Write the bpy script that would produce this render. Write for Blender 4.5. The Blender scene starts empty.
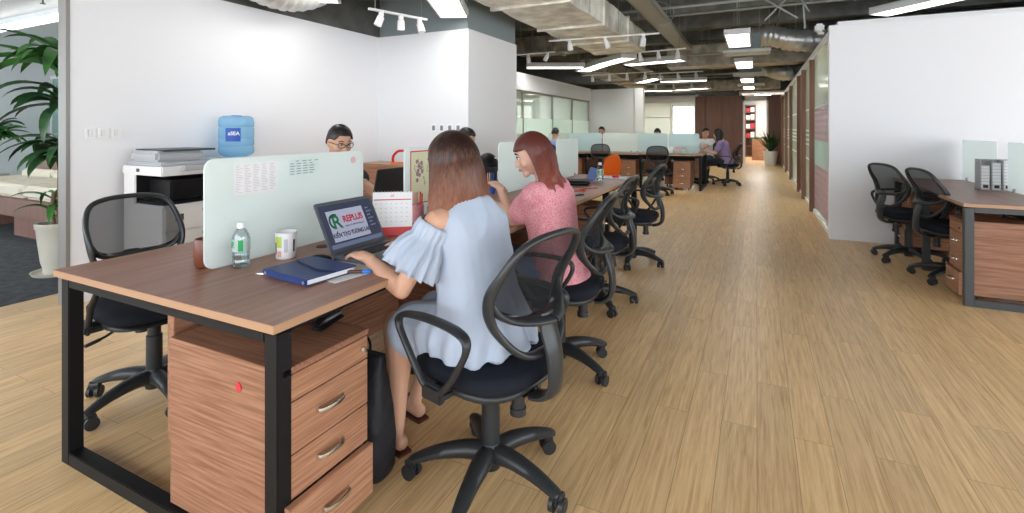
import bpy, bmesh, math, random
from mathutils import Vector, Matrix, Euler, noise
PI = math.pi
C = bpy.context.scene.collection
sc = bpy.context.scene
# ---------------------------------------------------------------- camera, world, exposure
cam = bpy.data.cameras.new('camera'); camo = bpy.data.objects.new('camera', cam); C.objects.link(camo)
cam.sensor_width = 36; cam.lens = 36 * 498 / 1024
cam.shift_y = -0.1255; cam.clip_start = .05
YAW = math.atan(245 / 498)
camo.location = (0, 0, 1.3); camo.rotation_euler = (PI / 2, 0, YAW)
sc.camera = camo
sc.view_settings.view_transform = 'Standard'; sc.view_settings.look = 'None'
sc.view_settings.gamma = 1; sc.view_settings.use_curve_mapping = False
sc.view_settings.exposure = 0.56
sc.cycles.use_denoising = True
sc.cycles.max_bounces = 8; sc.cycles.transparent_max_bounces = 16
sc.cycles.sample_clamp_indirect = 6
w = bpy.data.worlds.new('world'); sc.world = w; w.use_nodes = True
w.node_tree.nodes['Background'].inputs[0].default_value = (.88, .94, 1, 1)
w.node_tree.nodes['Background'].inputs[1].default_value = 3.5
LAMP = 6.5
# ---------------------------------------------------------------- materials
MATS = {}
def mat(name, col, rough=.5, metal=0, spec=.5, coat=0, alpha=1, bump=None, var=None, emit=None, sheen=0, trans=0, ior=1.45):
    """var=(scale,amount,(sx,sy,sz)) colour mottling; bump=(scale,strength,(sx,sy,sz))"""
    m = bpy.data.materials.new(name); m.use_nodes = True
    nt = m.node_tree; p = nt.nodes['Principled BSDF']
    p.inputs['Base Color'].default_value = (*col, 1); p.inputs['Roughness'].default_value = rough
    p.inputs['Metallic'].default_value = metal; p.inputs['Specular IOR Level'].default_value = spec
    p.inputs['Coat Weight'].default_value = coat; p.inputs['Alpha'].default_value = alpha
    p.inputs['Sheen Weight'].default_value = sheen; p.inputs['Transmission Weight'].default_value = trans
    p.inputs['IOR'].default_value = ior
    if emit: p.inputs['Emission Color'].default_value = (*emit[0], 1); p.inputs['Emission Strength'].default_value = emit[1]
    def tex(scale, sc3, detail=4):
        tc = nt.nodes.new('ShaderNodeTexCoord'); mp = nt.nodes.new('ShaderNodeMapping')
        mp.inputs['Scale'].default_value = sc3; nt.links.new(tc.outputs['Object'], mp.inputs['Vector'])
        n = nt.nodes.new('ShaderNodeTexNoise'); n.inputs['Scale'].default_value = scale; n.inputs['Detail'].default_value = detail
        nt.links.new(mp.outputs[0], n.inputs['Vector']); return n
    if var:
        n = tex(var[0], var[2]); r = nt.nodes.new('ShaderNodeValToRGB')
        a = var[1]; r.color_ramp.elements[0].position = .35; r.color_ramp.elements[1].position = .65
        r.color_ramp.elements[0].color = (*[max(0, c * (1 - a)) for c in col], 1)
        c2 = var[3] if len(var) > 3 else [min(1, c * (1 + a)) for c in col]
        r.color_ramp.elements[1].color = (*c2, 1)
        nt.links.new(n.outputs['Fac'], r.inputs[0]); nt.links.new(r.outputs[0], p.inputs['Base Color'])
    if bump:
        n = tex(bump[0], bump[2]); b = nt.nodes.new('ShaderNodeBump'); b.inputs['Strength'].default_value = bump[1]
        b.inputs['Distance'].default_value = bump[3] if len(bump) > 3 else .01
        nt.links.new(n.outputs['Fac'], b.inputs['Height']); nt.links.new(b.outputs[0], p.inputs['Normal'])
    MATS[name] = m; return m
def wood(name, c1, c2, axis, rough=.4, scale=1.0, spec=.4):
    sx = [40, 40, 40]; sx[axis] = 1.5
    m = mat(name, c1, rough, spec=spec, var=(1.1 * scale, 0, tuple(sx), c2))
    return m
def frosted(name, col, tr=.25, through=.15, rough=.25):
    m = bpy.data.materials.new(name); m.use_nodes = True; nt = m.node_tree; nt.nodes.clear()
    o = nt.nodes.new('ShaderNodeOutputMaterial')
    p = nt.nodes.new('ShaderNodeBsdfPrincipled'); p.inputs['Base Color'].default_value = (*col, 1); p.inputs['Roughness'].default_value = rough
    t = nt.nodes.new('ShaderNodeBsdfTranslucent'); t.inputs[0].default_value = (*col, 1)
    x = nt.nodes.new('ShaderNodeBsdfTransparent'); x.inputs[0].default_value = (*col, 1)
    a = nt.nodes.new('ShaderNodeMixShader'); a.inputs[0].default_value = tr
    b = nt.nodes.new('ShaderNodeMixShader'); b.inputs[0].default_value = through
    nt.links.new(p.outputs[0], a.inputs[1]); nt.links.new(t.outputs[0], a.inputs[2])
    nt.links.new(a.outputs[0], b.inputs[1]); nt.links.new(x.outputs[0], b.inputs[2]); nt.links.new(b.outputs[0], o.inputs[0])
    MATS[name] = m; return m
def clearglass(name, col, refl=.1):
    m = bpy.data.materials.new(name); m.use_nodes = True; nt = m.node_tree; nt.nodes.clear()
    o = nt.nodes.new('ShaderNodeOutputMaterial'); g = nt.nodes.new('ShaderNodeBsdfGlossy'); g.inputs['Roughness'].default_value = .03
    x = nt.nodes.new('ShaderNodeBsdfTransparent'); x.inputs[0].default_value = (*col, 1)
    lw = nt.nodes.new('ShaderNodeLayerWeight'); lw.inputs[0].default_value = .25
    ma = nt.nodes.new('ShaderNodeMath'); ma.operation = 'MULTIPLY_ADD'; ma.inputs[1].default_value = .5; ma.inputs[2].default_value = refl * .4
    nt.links.new(lw.outputs['Fresnel'], ma.inputs[0])
    b = nt.nodes.new('ShaderNodeMixShader'); nt.links.new(ma.outputs[0], b.inputs[0])
    nt.links.new(x.outputs[0], b.inputs[1]); nt.links.new(g.outputs[0], b.inputs[2]); nt.links.new(b.outputs[0], o.inputs[0])
    MATS[name] = m; return m
def floor_mat():
    m = bpy.data.materials.new('oak_planks'); m.use_nodes = True; nt = m.node_tree; p = nt.nodes['Principled BSDF']
    tc = nt.nodes.new('ShaderNodeTexCoord'); mp = nt.nodes.new('ShaderNodeMapping'); mp.inputs['Rotation'].default_value = (0, 0, PI / 2)
    nt.links.new(tc.outputs['Object'], mp.inputs[0])
    br = nt.nodes.new('ShaderNodeTexBrick'); br.inputs['Scale'].default_value = 1; br.inputs['Brick Width'].default_value = 1.2
    br.inputs['Row Height'].default_value = .14; br.inputs['Mortar Size'].default_value = .0012; br.offset = .37; br.squash = 1
    br.inputs['Color1'].default_value = (0, 0, 0, 1); br.inputs['Color2'].default_value = (1, 1, 1, 1); br.inputs['Mortar'].default_value = (.5, .5, .5, 1)
    br.inputs['Bias'].default_value = 0
    nt.links.new(mp.outputs[0], br.inputs['Vector'])
    # grain, shifted per plank
    mp2 = nt.nodes.new('ShaderNodeMapping'); mp2.inputs['Scale'].default_value = (48, 2.0, 1)
    add = nt.nodes.new('ShaderNodeVectorMath'); add.operation = 'ADD'
    sc_ = nt.nodes.new('ShaderNodeVectorMath'); sc_.operation = 'SCALE'; sc_.inputs['Scale'].default_value = 7
    nt.links.new(br.outputs['Color'], sc_.inputs[0]); nt.links.new(tc.outputs['Object'], add.inputs[0]); nt.links.new(sc_.outputs[0], add.inputs[1])
    nt.links.new(add.outputs[0], mp2.inputs[0])
    n = nt.nodes.new('ShaderNodeTexNoise'); n.inputs['Scale'].default_value = 1.7; n.inputs['Detail'].default_value = 6; n.inputs['Roughness'].default_value = .62; n.inputs['Distortion'].default_value = .6
    nt.links.new(mp2.outputs[0], n.inputs['Vector'])
    r = nt.nodes.new('ShaderNodeValToRGB'); e = r.color_ramp.elements
    e[0].position = .28; e[0].color = (.560, .332, .150, 1); e[1].position = .72; e[1].color = (.890, .640, .350, 1)
    k = e.new(.5); k.color = (.770, .515, .258, 1)
    nt.links.new(n.outputs['Fac'], r.inputs[0])
    mx = nt.nodes.new('ShaderNodeMix'); mx.data_type = 'RGBA'; mx.blend_type = 'MULTIPLY'; mx.inputs['Factor'].default_value = 1
    r2 = nt.nodes.new('ShaderNodeValToRGB'); r2.color_ramp.elements[0].color = (.91, .90, .89, 1); r2.color_ramp.elements[1].color = (1.06, 1.05, 1.02, 1)
    nt.links.new(br.outputs['Color'], r2.inputs[0]); nt.links.new(r.outputs[0], mx.inputs['A']); nt.links.new(r2.outputs[0], mx.inputs['B'])
    mx2 = nt.nodes.new('ShaderNodeMix'); mx2.data_type = 'RGBA'; mx2.inputs['B'].default_value = (.40, .24, .11, 1)
    nt.links.new(br.outputs['Fac'], mx2.inputs['Factor']); nt.links.new(mx.outputs['Result'], mx2.inputs['A'])
    nt.links.new(mx2.outputs['Result'], p.inputs['Base Color'])
    p.inputs['Roughness'].default_value = .36; p.inputs['Specular IOR Level'].default_value = .5
    rm = nt.nodes.new('ShaderNodeMapRange'); rm.inputs['To Min'].default_value = .42; rm.inputs['To Max'].default_value = .30
    nt.links.new(n.outputs['Fac'], rm.inputs['Value']); nt.links.new(rm.outputs[0], p.inputs['Roughness'])
    MATS['floor'] = m; return m
M_floor = floor_mat()
M_wall = mat('wall_paint', (.80, .80, .82), .6, bump=(90, .05, (1, 1, 1), .002))
M_wallw = mat('wall_paint_warm', (.79, .80, .82), .6)
M_bulk = mat('bulkhead_grey', (.23, .27, .28), .7)
M_white = mat('white_lacquer', (.86, .86, .86), .35)
M_whiteplastic = mat('white_plastic', (.80, .80, .80), .4)
M_greyplastic = mat('grey_plastic', (.45, .46, .48), .4)
M_metaledge = mat('brushed_edge', (.27, .255, .24), .45, metal=.3)
M_ceil = mat('dark_concrete', (.11, .11, .10), .9, var=(3, .25, (1, 1, 1)))
M_beam = mat('concrete_beam', (.20, .20, .18), .9, var=(4, .25, (1, 1, 1)))
M_duct = mat('duct_foil', (.80, .76, .68), .42, metal=.2, var=(3.5, .28, (1, 1, 1)), bump=(9, .6, (1, 1, 1), .03))
M_duct2 = mat('dusty_duct', (.42, .38, .31), .5, metal=.4, var=(5, .3, (1, 1, 1)), bump=(8, .5, (1, 1, 1), .02))
M_flex = mat('flex_silver', (.62, .62, .60), .33, metal=.7, bump=(30, .4, (1, 1, 1), .01))
M_pipe = mat('pipe_grey', (.36, .37, .35), .5, metal=.3)
M_tray = mat('tray_grey', (.33, .32, .28), .5, metal=.3)
M_emit = mat('lamp_diffuser', (.9, .9, .9), .5, emit=((1, .98, .95), LAMP))
M_lamphouse = mat('lamp_housing', (.62, .62, .60), .5)
M_emit2 = mat('room_lamp', (.9, .9, .9), .5, emit=((1, .99, .96), 14))
M_cream = mat('cream_louvre', (.66, .62, .54), .5)
M_carpet = mat('carpet_charcoal', (.055, .060, .068), .95, var=(14, .3, (1, 1, 1)), bump=(260, .4, (1, 1, 1), .004))
M_top = wood('desk_walnut', (.285, .128, .084), (.385, .195, .135), 1, .36, .9)
M_topx = wood('desk_walnut_across', (.200, .110, .075), (.285, .165, .115), 0, .33, .9)
M_edge = mat('desk_edge', (.44, .255, .15), .4)
M_ped = wood('pedestal_walnut_shaded', (.225, .100, .056), (.37, .185, .112), 1, .42, 2.6)  # side shade mixed into the walnut colour, darker than the drawer fronts
M_pedy = wood('pedestal_front', (.31, .142, .078), (.48, .252, .150), 0, .42, 2.6)
M_pedin = mat('pedestal_shadow', (.05, .03, .02), .8)
M_panel = wood('brown_panel', (.20, .105, .082), (.24, .130, .102), 2, .45, .7)
M_post = wood('post_brown', (.20, .10, .065), (.26, .135, .09), 2, .4, .7)
M_blk = mat('black_powder', (.006, .006, .007), .5, spec=.3)
M_char = mat('charcoal_powder', (.05, .054, .058), .4)
M_plas = mat('chair_plastic', (.022, .024, .026), .38)
M_plas2 = mat('chair_plastic_grey', (.028, .030, .032), .30)
M_fab = mat('seat_fabric', (.010, .012, .018), .9, spec=.25, bump=(500, .3, (1, 1, 1), .002))
M_net = mat('chair_net', (.012, .014, .016), .8, alpha=.76, spec=.2)
M_netbl = mat('chair_net_blue', (.03, .05, .16), .8, alpha=.9)
M_chrome = mat('satin_chrome', (.72, .70, .66), .22, metal=1)
M_steel = mat('steel_clip', (.5, .5, .5), .3, metal=1)
M_screen = frosted('frosted_screen', (.91, .97, .95), .55, .06)
M_screenb = frosted('frosted_screen_blue', (.80, .94, .96), .55, .15)
M_glass = clearglass('clear_glass', (.90, .97, .95), .12)
M_glassg = frosted('green_glass', (.66, .84, .80), .3, .55, .1)
M_clearn = clearglass('clear_neutral', (.97, .99, .99), .06)
M_fros2 = frosted('frost_band', (.80, .90, .88), .5, .25)
M_paper = mat('paper', (.88, .87, .86), .7)
M_red = mat('red_plastic', (.62, .015, .02), .35)
M_inkred = mat('ink_red', (.62, .04, .05), .5)
M_ink = mat('ink_dark', (.02, .02, .025), .5)
M_green = mat('green_print', (.01, .32, .09), .4)
M_navy = mat('navy_leather', (.010, .035, .17), .42, bump=(300, .15, (1, 1, 1), .001))
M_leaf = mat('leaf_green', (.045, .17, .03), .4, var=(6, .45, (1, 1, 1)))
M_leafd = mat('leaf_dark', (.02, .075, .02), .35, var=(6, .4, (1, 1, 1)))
M_pot = mat('pot_cream', (.55, .52, .44), .35)
M_soil = mat('soil', (.04, .025, .015), .95)
M_orange = mat('orange_plastic', (.85, .20, .015), .35)
M_blacklt = mat('black_gloss', (.008, .008, .010), .18)
# ---------------------------------------------------------------- mesh helpers
def NB(): return bmesh.new()
def merge(bm, t, mtx=None):
    if mtx is not None: bmesh.ops.transform(t, matrix=mtx, verts=t.verts)
    me = bpy.data.meshes.new('t'); t.to_mesh(me); t.free(); bm.from_mesh(me); bpy.data.meshes.remove(me)
def box(bm, x0, x1, y0, y1, z0, z1, bev=0, mi=0, mtx=None, seg=2):
    t = bmesh.new(); bmesh.ops.create_cube(t, size=1)
    bmesh.ops.transform(t, matrix=Matrix.Translation(((x0 + x1) / 2, (y0 + y1) / 2, (z0 + z1) / 2)) @ Matrix.Diagonal((abs(x1 - x0), abs(y1 - y0), abs(z1 - z0), 1)), verts=t.verts)
    if bev: bmesh.ops.bevel(t, geom=t.edges[:], offset=bev, segments=seg, affect='EDGES', clamp_overlap=True)
    for f in t.faces: f.material_index = mi
    merge(bm, t, mtx); return bm
def cat(pts, k=4, closed=False):
    P_ = [Vector(p) for p in pts]; n = len(P_); out = []
    rng = n if closed else n - 1
    for i in range(rng):
        g = (lambda j: P_[j % n]) if closed else (lambda j: P_[max(0, min(n - 1, j))])
        p0, p1, p2, p3 = g(i - 1), g(i), g(i + 1), g(i + 2)
        for s in range(k):
            t = s / k
            out.append(.5 * ((2 * p1) + (p2 - p0) * t + (2 * p0 - 5 * p1 + 4 * p2 - p3) * t * t + (3 * p1 - p0 - 3 * p2 + p3) * t ** 3))
    if not closed: out.append(P_[-1].copy())
    return out
def catf(v, k=4, closed=False):
    return [q.x for q in cat([(a, 0, 0) for a in v], k, closed)]
def skinrings(bm, rings, closed=False, caps=True, mi=0):
    vs = [[bm.verts.new(p) for p in r] for r in rings]; n = len(rings[0])
    m = len(vs)
    for i in range(m if closed else m - 1):
        a, b = vs[i], vs[(i + 1) % m]
        for j in range(n):
            try: f = bm.faces.new((a[j], a[(j + 1) % n], b[(j + 1) % n], b[j])); f.material_index = mi
            except ValueError: pass
    if caps and not closed:
        for r, rev in ((vs[0], True), (vs[-1], False)):
            try: f = bm.faces.new(list(reversed(r)) if rev else r); f.material_index = mi
            except ValueError: pass
    return vs
def sweep(bm, pts, ra, rb=None, n=8, closed=False, up=None, caps=True, mi=0, sq=False):
    """ellipse swept along pts: ra = sideways radius, rb = radius along up"""
    pts = [Vector(p) for p in pts]; m = len(pts)
    if rb is None: rb = ra
    fa = (lambda i: ra[i]) if isinstance(ra, (list, tuple)) else (lambda i: ra)
    fb = (lambda i: rb[i]) if isinstance(rb, (list, tuple)) else (lambda i: rb)
    rings = []; prev = None
    for i in range(m):
        if closed: t = pts[(i + 1) % m] - pts[i - 1]
        else: t = pts[min(m - 1, i + 1)] - pts[max(0, i - 1)]
        t = t.normalized() if t.length > 1e-9 else Vector((0, 0, 1))
        if up is not None:
            s = t.cross(Vector(up)); s = s.normalized() if s.length > 1e-6 else Vector((1, 0, 0))
        else:
            if prev is None:
                a = Vector((0, 0, 1)) if abs(t.z) < .9 else Vector((1, 0, 0)); s = t.cross(a).normalized()
            else: s = (prev - t * prev.dot(t)).normalized()
            prev = s
        u = s.cross(t).normalized(); r = []
        for j in range(n):
            a = 2 * PI * j / n + (PI / n if sq else 0)
            r.append(pts[i] + s * (math.cos(a) * fa(i)) + u * (math.sin(a) * fb(i)))
        rings.append(r)
    return skinrings(bm, rings, closed, caps, mi)
def bar(bm, a, b, w_, h, mi=0, bev=0):
    """rectangular bar from a to b"""
    a = Vector(a); b = Vector(b); d = b - a; L = d.length
    q = d.to_track_quat('X', 'Z').to_matrix().to_4x4()
    box(bm, 0, L, -w_ / 2, w_ / 2, -h / 2, h / 2, bev, mi, Matrix.Translation(a) @ q)
def rod(bm, a, b, r, n=8, mi=0, r2=None):
    sweep(bm, [a, b], [r, r if r2 is None else r2], n=n, mi=mi)
def ell(bm, c, r, rot=None, nu=16, nv=12, mi=0, fn=None):
    t = bmesh.new(); bmesh.ops.create_uvsphere(t, u_segments=nu, v_segments=nv, radius=1)
    if fn:
        for v in t.verts: v.co = fn(v.co)
    for f in t.faces: f.material_index = mi
    M_ = Matrix.Translation(Vector(c)) @ (rot.to_4x4() if rot is not None else Matrix.Identity(4)) @ Matrix.Diagonal((r[0], r[1], r[2], 1))
    merge(bm, t, M_)
def lathe(bm, prof, c=(0, 0, 0), n=24, mi=0, caps=True):
    rings = [[Vector((c[0] + r * math.cos(2 * PI * j / n), c[1] + r * math.sin(2 * PI * j / n), c[2] + z)) for j in range(n)] for r, z in prof]
    return skinrings(bm, rings, False, caps, mi)
def prism(bm, outline, depth, mtx=None, bev=0, mi=0):
    """outline in xy (list of 2-tuples), extruded 0..depth along z"""
    t = bmesh.new(); vs = [t.verts.new((x, y, 0)) for x, y in outline]; f = t.faces.new(vs)
    r = bmesh.ops.extrude_face_region(t, geom=[f]); nv = [g for g in r['geom'] if isinstance(g, bmesh.types.BMVert)]
    bmesh.ops.translate(t, verts=nv, vec=(0, 0, depth)); bmesh.ops.recalc_face_normals(t, faces=t.faces)
    if bev: bmesh.ops.bevel(t, geom=[e for e in t.edges], offset=bev, segments=2, affect='EDGES', clamp_overlap=True)
    for f in t.faces: f.material_index = mi
    merge(bm, t, mtx)
def rrect(w_, h, r, n=5, x=0, y=0):
    o = []
    for cx, cy, a0 in ((w_ / 2 - r, h / 2 - r, 0), (-w_ / 2 + r, h / 2 - r, 90), (-w_ / 2 + r, -h / 2 + r, 180), (w_ / 2 - r, -h / 2 + r, 270)):
        for i in range(n + 1):
            a = math.radians(a0 + 90 * i / n); o.append((x + cx + r * math.cos(a), y + cy + r * math.sin(a)))
    return o
def obj(name, bm, m=None, parent=None, loc=None, rot=None, smooth=35):
    me = bpy.data.meshes.new(name); bmesh.ops.recalc_face_normals(bm, faces=bm.faces); bm.to_mesh(me); bm.free()
    for x in (m if isinstance(m, (list, tuple)) else [m]): me.materials.append(x)
    if smooth:
        for p in me.polygons: p.use_smooth = True
        if smooth < 180: me.set_sharp_from_angle(angle=math.radians(smooth))
    o = bpy.data.objects.new(name, me); C.objects.link(o)
    if parent: o.parent = parent
    if loc is not None: o.location = loc
    if rot is not None: o.rotation_euler = rot
    return o
def tag(o, label, cat_=None, group=None, kind=None):
    o['label'] = label
    if cat_: o['category'] = cat_
    if group: o['group'] = group
    if kind: o['kind'] = kind
    return o
def thing(name, label, cat_, loc=(0, 0, 0), rotz=0, group=None):
    o = bpy.data.objects.new(name, None); C.objects.link(o); o.location = loc; o.rotation_euler = (0, 0, rotz)
    o.empty_display_size = .1
    return tag(o, label, cat_, group)
def struct(name, bm, m, smooth=30):
    o = obj(name, bm, m, smooth=smooth); o['kind'] = 'structure'; return o
def copy_tree(o, parent=None):
    c = o.copy(); C.objects.link(c); c.parent = parent
    for ch in [x for x in o.children]: copy_tree(ch, c)
    return c
def dup(o, loc, rotz, label, group=None):
    c = copy_tree(o); c.location = loc; c.rotation_euler = (0, 0, rotz); c['label'] = label
    if group: c['group'] = group
    return c
def text(name, s, size, m, parent, mtx, ext=.0004, align='CENTER', bold=0, sx=1):
    cu = bpy.data.curves.new(name, 'FONT'); cu.body = s; cu.size = size; cu.extrude = ext; cu.align_x = align; cu.align_y = 'CENTER'; cu.offset = bold
    t = bpy.data.objects.new(name, cu); C.objects.link(t)
    dg = bpy.context.evaluated_depsgraph_get(); me = bpy.data.meshes.new_from_object(t.evaluated_get(dg))
    bpy.data.objects.remove(t); bpy.data.curves.remove(cu)
    me.transform(mtx @ Matrix.Diagonal((sx, 1, 1, 1))); me.materials.clear(); me.materials.append(m)
    o = bpy.data.objects.new(name, me); C.objects.link(o); o.parent = parent; return o
def frame(origin, x, y):
    """matrix whose x,y axes are given (plane for flat outlines and text)"""
    x = Vector(x).normalized(); y = Vector(y); z = x.cross(y).normalized(); y = z.cross(x)
    return Matrix.Translation(Vector(origin)) @ Matrix((x, y, z)).transposed().to_4x4()
# ================================================================ SETTING
WH = 2.5
b = NB(); box(b, -4.93, 5.6, -3.2, 27, -.06, 0); struct('floor', b, M_floor)
b = NB(); box(b, -13.2, -4.93, -3.2, 6.8, -.06, 0.004); struct('floor_carpet', b, M_carpet)
b = NB(); box(b, -10.6, -4.93, 6.8, 27, -.06, 0.0); struct('floor_side', b, M_floor)
b = NB(); box(b, -10.7, 5.7, -3.3, 27, 3.7, 3.8)
struct('ceiling', b, M_ceil)
b = NB(); box(b, -13.2, -4.62, -3.2, 6.8, 2.72, 2.80); struct('ceiling_lobby', b, M_white)
b = NB()
yy = -1.5
while yy < 26: box(b, -4.6, 5.6, yy, yy + .28, 3.36, 3.69); yy += 1.55
struct('ceiling_beam', b, M_beam)
b = NB(); box(b, -10.7, 5.7, 26.9, 27, 2.6, 3.7); box(b, -2.1, 5.7, 26.9, 27, 0, 2.6); box(b, -10.7, -6.6, 26.9, 27, 0, 2.6); box(b, -10.7, -10.6, 6.8, 27, 2.5, 3.7); box(b, -10.7, -10.6, 15.1, 27, 0, 2.5); box(b, 5.5, 5.6, 6.8, 27, 0, 3.7); box(b, -10.6, -4.6, 6.7, 6.8, 2.72, 3.7); struct('wall_sky_block', b, M_ceil)  # dark outer shell added to keep stray sky light out of the hall
# left wall with metal end trim
b = NB(); box(b, -4.61, -4.51, 1.84, 5.25, 0, WH); struct('wall_left', b, M_wall)
b = NB(); box(b, -4.618, -4.502, 1.815, 1.84, 0, 3.0, .002); struct('trim_1', b, M_metaledge)
b = NB(); box(b, -4.61, -4.52, 1.84, 6.8, 2.5, 3.7); struct('wall_left_upper', b, M_ceil)
b = NB(); box(b, -4.6, -3.12, 5.15, 6.49, 0, WH); struct('wall_alcove', b, M_wallw)
b = NB(); box(b, -4.5, -3.135, 5.165, 6.475, WH, 3.7); struct('wall_bulkhead', b, M_bulk)
# right white wall
b = NB(); box(b, .76, 5.6, 6.88, 7.0, 0, WH); struct('wall_right', b, M_wall)
b = NB(); box(b, 5.5, 5.6, -3.2, 6.88, 0, .4); box(b, 5.5, 5.6, -3.2, 6.88, 2.9, 3.7)
for y in (-3.2, -.9, 1.4, 3.7, 6.0): box(b, 5.5, 5.6, y, y + .15, .4, 2.9)
struct('wall_far_right', b, M_wallw)
# wall behind the camera with wide daylight openings
b = NB(); box(b, -13.2, 5.6, -3.3, -3.2, 0, .35)
for x in (-13.2, -10.2, -7.2, -4.2, -1.2, 1.8, 5.4): box(b, x, x + .15, -3.3, -3.2, .35, 3.2)
box(b, -13.2, 5.6, -3.3, -3.2, 3.2, 3.7); struct('wall_back', b, M_wallw)
# lobby side seen past the left wall
b = NB()
box(b, -13.2, -13.1, -3.2, 6.8, 0, .3); box(b, -13.2, -13.1, -3.2, 6.8, 2.45, 2.75); box(b, -13.2, -13.1, 2.4, 6.8, .3, 2.45)
for i in range(8):
    y = -3.2 + i * 1.42; box(b, -13.18, -13.1, y, y + .08, .3, 2.5)
struct('wall_lobby', b, M_white)
b = NB(); box(b, -13.14, -13.12, -3.2, 6.8, .3, 2.45); struct('window_1', b, M_fros2)
b = NB(); box(b, -13.2, -4.6, 6.7, 6.8, 0, 2.75); struct('wall_lobby_end', b, M_wallw)
# glazed meeting room on the left beyond the alcove
b = NB(); box(b, -4.72, -4.70, 6.5, 15.0, .9, 1.52); struct('window_2', b, M_fros2)
b = NB(); box(b, -4.72, -4.70, 6.5, 15.0, 0.03, .9); box(b, -4.72, -4.70, 6.5, 15.0, 1.52, 2.12); struct('window_3', b, M_glass)
b = NB()
for y in (6.5, 8.3, 10.1, 11.9, 13.4, 14.96): box(b, -4.74, -4.69, y, y + .035, 0, 2.12)
box(b, -4.74, -4.68, 6.5, 15, 2.10, 2.14); box(b, -4.74, -4.68, 6.5, 15, 0, .04)
struct('trim_2', b, M_metaledge)
b = NB(); box(b, -10.6, -4.66, 6.8, 15.05, 2.46, 2.52); struct('ceiling_meeting', b, M_white)
b = NB(); box(b, -4.78, -4.64, 6.5, 15.05, 2.14, 2.46); struct('wall_meeting_header', b, M_wallw)
b = NB(); box(b, -10.6, -10.5, 6.8, 11.0, 0, 2.5); box(b, -10.6, -10.5, 12.4, 15.05, 0, 2.5); box(b, -10.6, -10.5, 11.0, 12.4, 0, 1.0); box(b, -10.6, -10.5, 11, 12.4, 2.1, 2.5); box(b, -10.6, -4.7, 15.0, 15.1, 0, 2.5)
struct('wall_meeting', b, M_wallw)
b = NB(); box(b, -10.56, -10.54, 11.0, 12.4, 1.0, 2.1); struct('window_4', b, M_clearn)
b = NB(); box(b, -8.0, -7.97, 6.8, 15.0, 0, 2.46); struct('window_5', b, M_glassg)
# lavender white wall and pillar
b = NB(); box(b, -4.8, -3.30, 15.1, 15.2, 0, WH); struct('wall_mid', b, M_wall)
b = NB(); box(b, -3.30, -3.05, 15.04, 15.3, 0, WH, .004); struct('wall_pillar', b, M_white)
# far glazed room
b = NB(); box(b, -6.5, -2.15, 20.3, 20.33, .05, 2.3); struct('window_6', b, M_glass)
b = NB()
for x in (-4.2, -3.05, -2.17): box(b, x, x + .04, 20.28, 20.34, 0, 2.3)
box(b, -6.5, -2.13, 20.28, 20.34, 2.28, 2.5); box(b, -6.5, -2.13, 20.28, 20.34, 0, .07)
box(b, -4.2, -3.05, 20.28, 20.34, 1.70, 1.73)
struct('trim_3', b, M_white)
b = NB(); box(b, -6.6, -2.1, 24.4, 24.5, 0, .5); box(b, -6.6, -2.1, 24.4, 24.5, 2.3, 2.6)
box(b, -6.6, -3.55, 24.4, 24.5, .5, 2.3); box(b, -2.35, -2.1, 24.4, 24.5, .5, 2.3)
box(b, -6.6, -6.5, 15.2, 24.5, 0, 2.6)
box(b, -2.15, -2.05, 20.5, 24.5, 0, 2.6)
struct('wall_far_room', b, M_white)
b = NB(); box(b, -6.5, -2.1, 24.44, 24.46, .5, 2.3); struct('window_7', b, M_clearn)
b = NB(); box(b, -6.6, -2.05, 20.34, 24.5, 2.5, 2.56); struct('ceiling_far_room', b, M_white)
# brown far wall panels
b = NB()
box(b, -2.15, -.47, 20.36, 20.40, 0, 2.49)
xs = [-2.15, -1.77, -1.18, -.80, -.47]
for i in range(4): box(b, xs[i] + .006, xs[i + 1] - .006, 20.30, 20.42, 0, WH, .004)
box(b, .37, .86, 20.30, 20.42, 0, WH, .004)
struct('wall_far', b, M_panel)
b = NB(); box(b, -2.15, .9, 20.36, 20.40, 0, 2.48) if False else None
box(b, -.47, -.40, 20.28, 20.42, 0, WH); box(b, .31, .37, 20.28, 20.42, 0, WH); box(b, -.47, .37, 20.28, 20.42, 2.30, WH)
struct('trim_4', b, M_white)
b = NB(); box(b, -.6, -.5, 20.4, 26, 0, 2.6); box(b, 1.0, 1.1, 20.4, 26, 0, 2.6); box(b, -.6, 1.1, 25.4, 25.5, 0, 2.6)
struct('wall_store', b, M_white)
b = NB(); box(b, -.6, 1.1, 20.4, 25.5, 2.6, 2.66); struct('ceiling_store', b, M_white)
# right glazed partition with brown posts
GX = .80
M_glassp = frosted('pale_green_glass', (.86, .95, .92), .4, .55, .1)
b = NB(); box(b, GX, GX + .02, 7.0, 20.3, .04, 2.36); struct('window_8', b, M_glassp)
b = NB(); box(b, GX - .03, GX + .06, 7.0, 20.3, 2.36, 2.47, .004); box(b, GX - .02, GX + .05, 7.0, 20.3, 0, .05)
struct('trim_5', b, M_white)
b = NB()
for y0 in (8.98, 10.5, 11.7, 14.35, 16.6, 18.9): box(b, GX - .07, GX + .04, y0, y0 + .07, 0, 2.36, .004)
struct('trim_6', b, M_post)
b = NB(); box(b, GX - .01, GX + .005, 10.6, 11.7, .02, 2.34); struct('door_1', b, M_panel)
b = NB(); box(b, GX - .01, GX + .005, 19.0, 20.2, .02, 2.34); struct('door_2', b, M_post)
b = NB()
rr = random.Random(4)
y = 7.02
pinks = 0
for k in range(7): box(b, GX - .004, GX - .001, 7.02, 8.96, .10 + k * .10, .145 + k * .10)
for k in range(28): box(b, GX - .005, GX - .0012, 7.03 + k * .069, 7.06 + k * .069, .10, .75)
for k in range(6): box(b, GX - .004, GX - .001, 7.02, 8.96, 1.12 + k * .085, 1.165 + k * .085)
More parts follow.
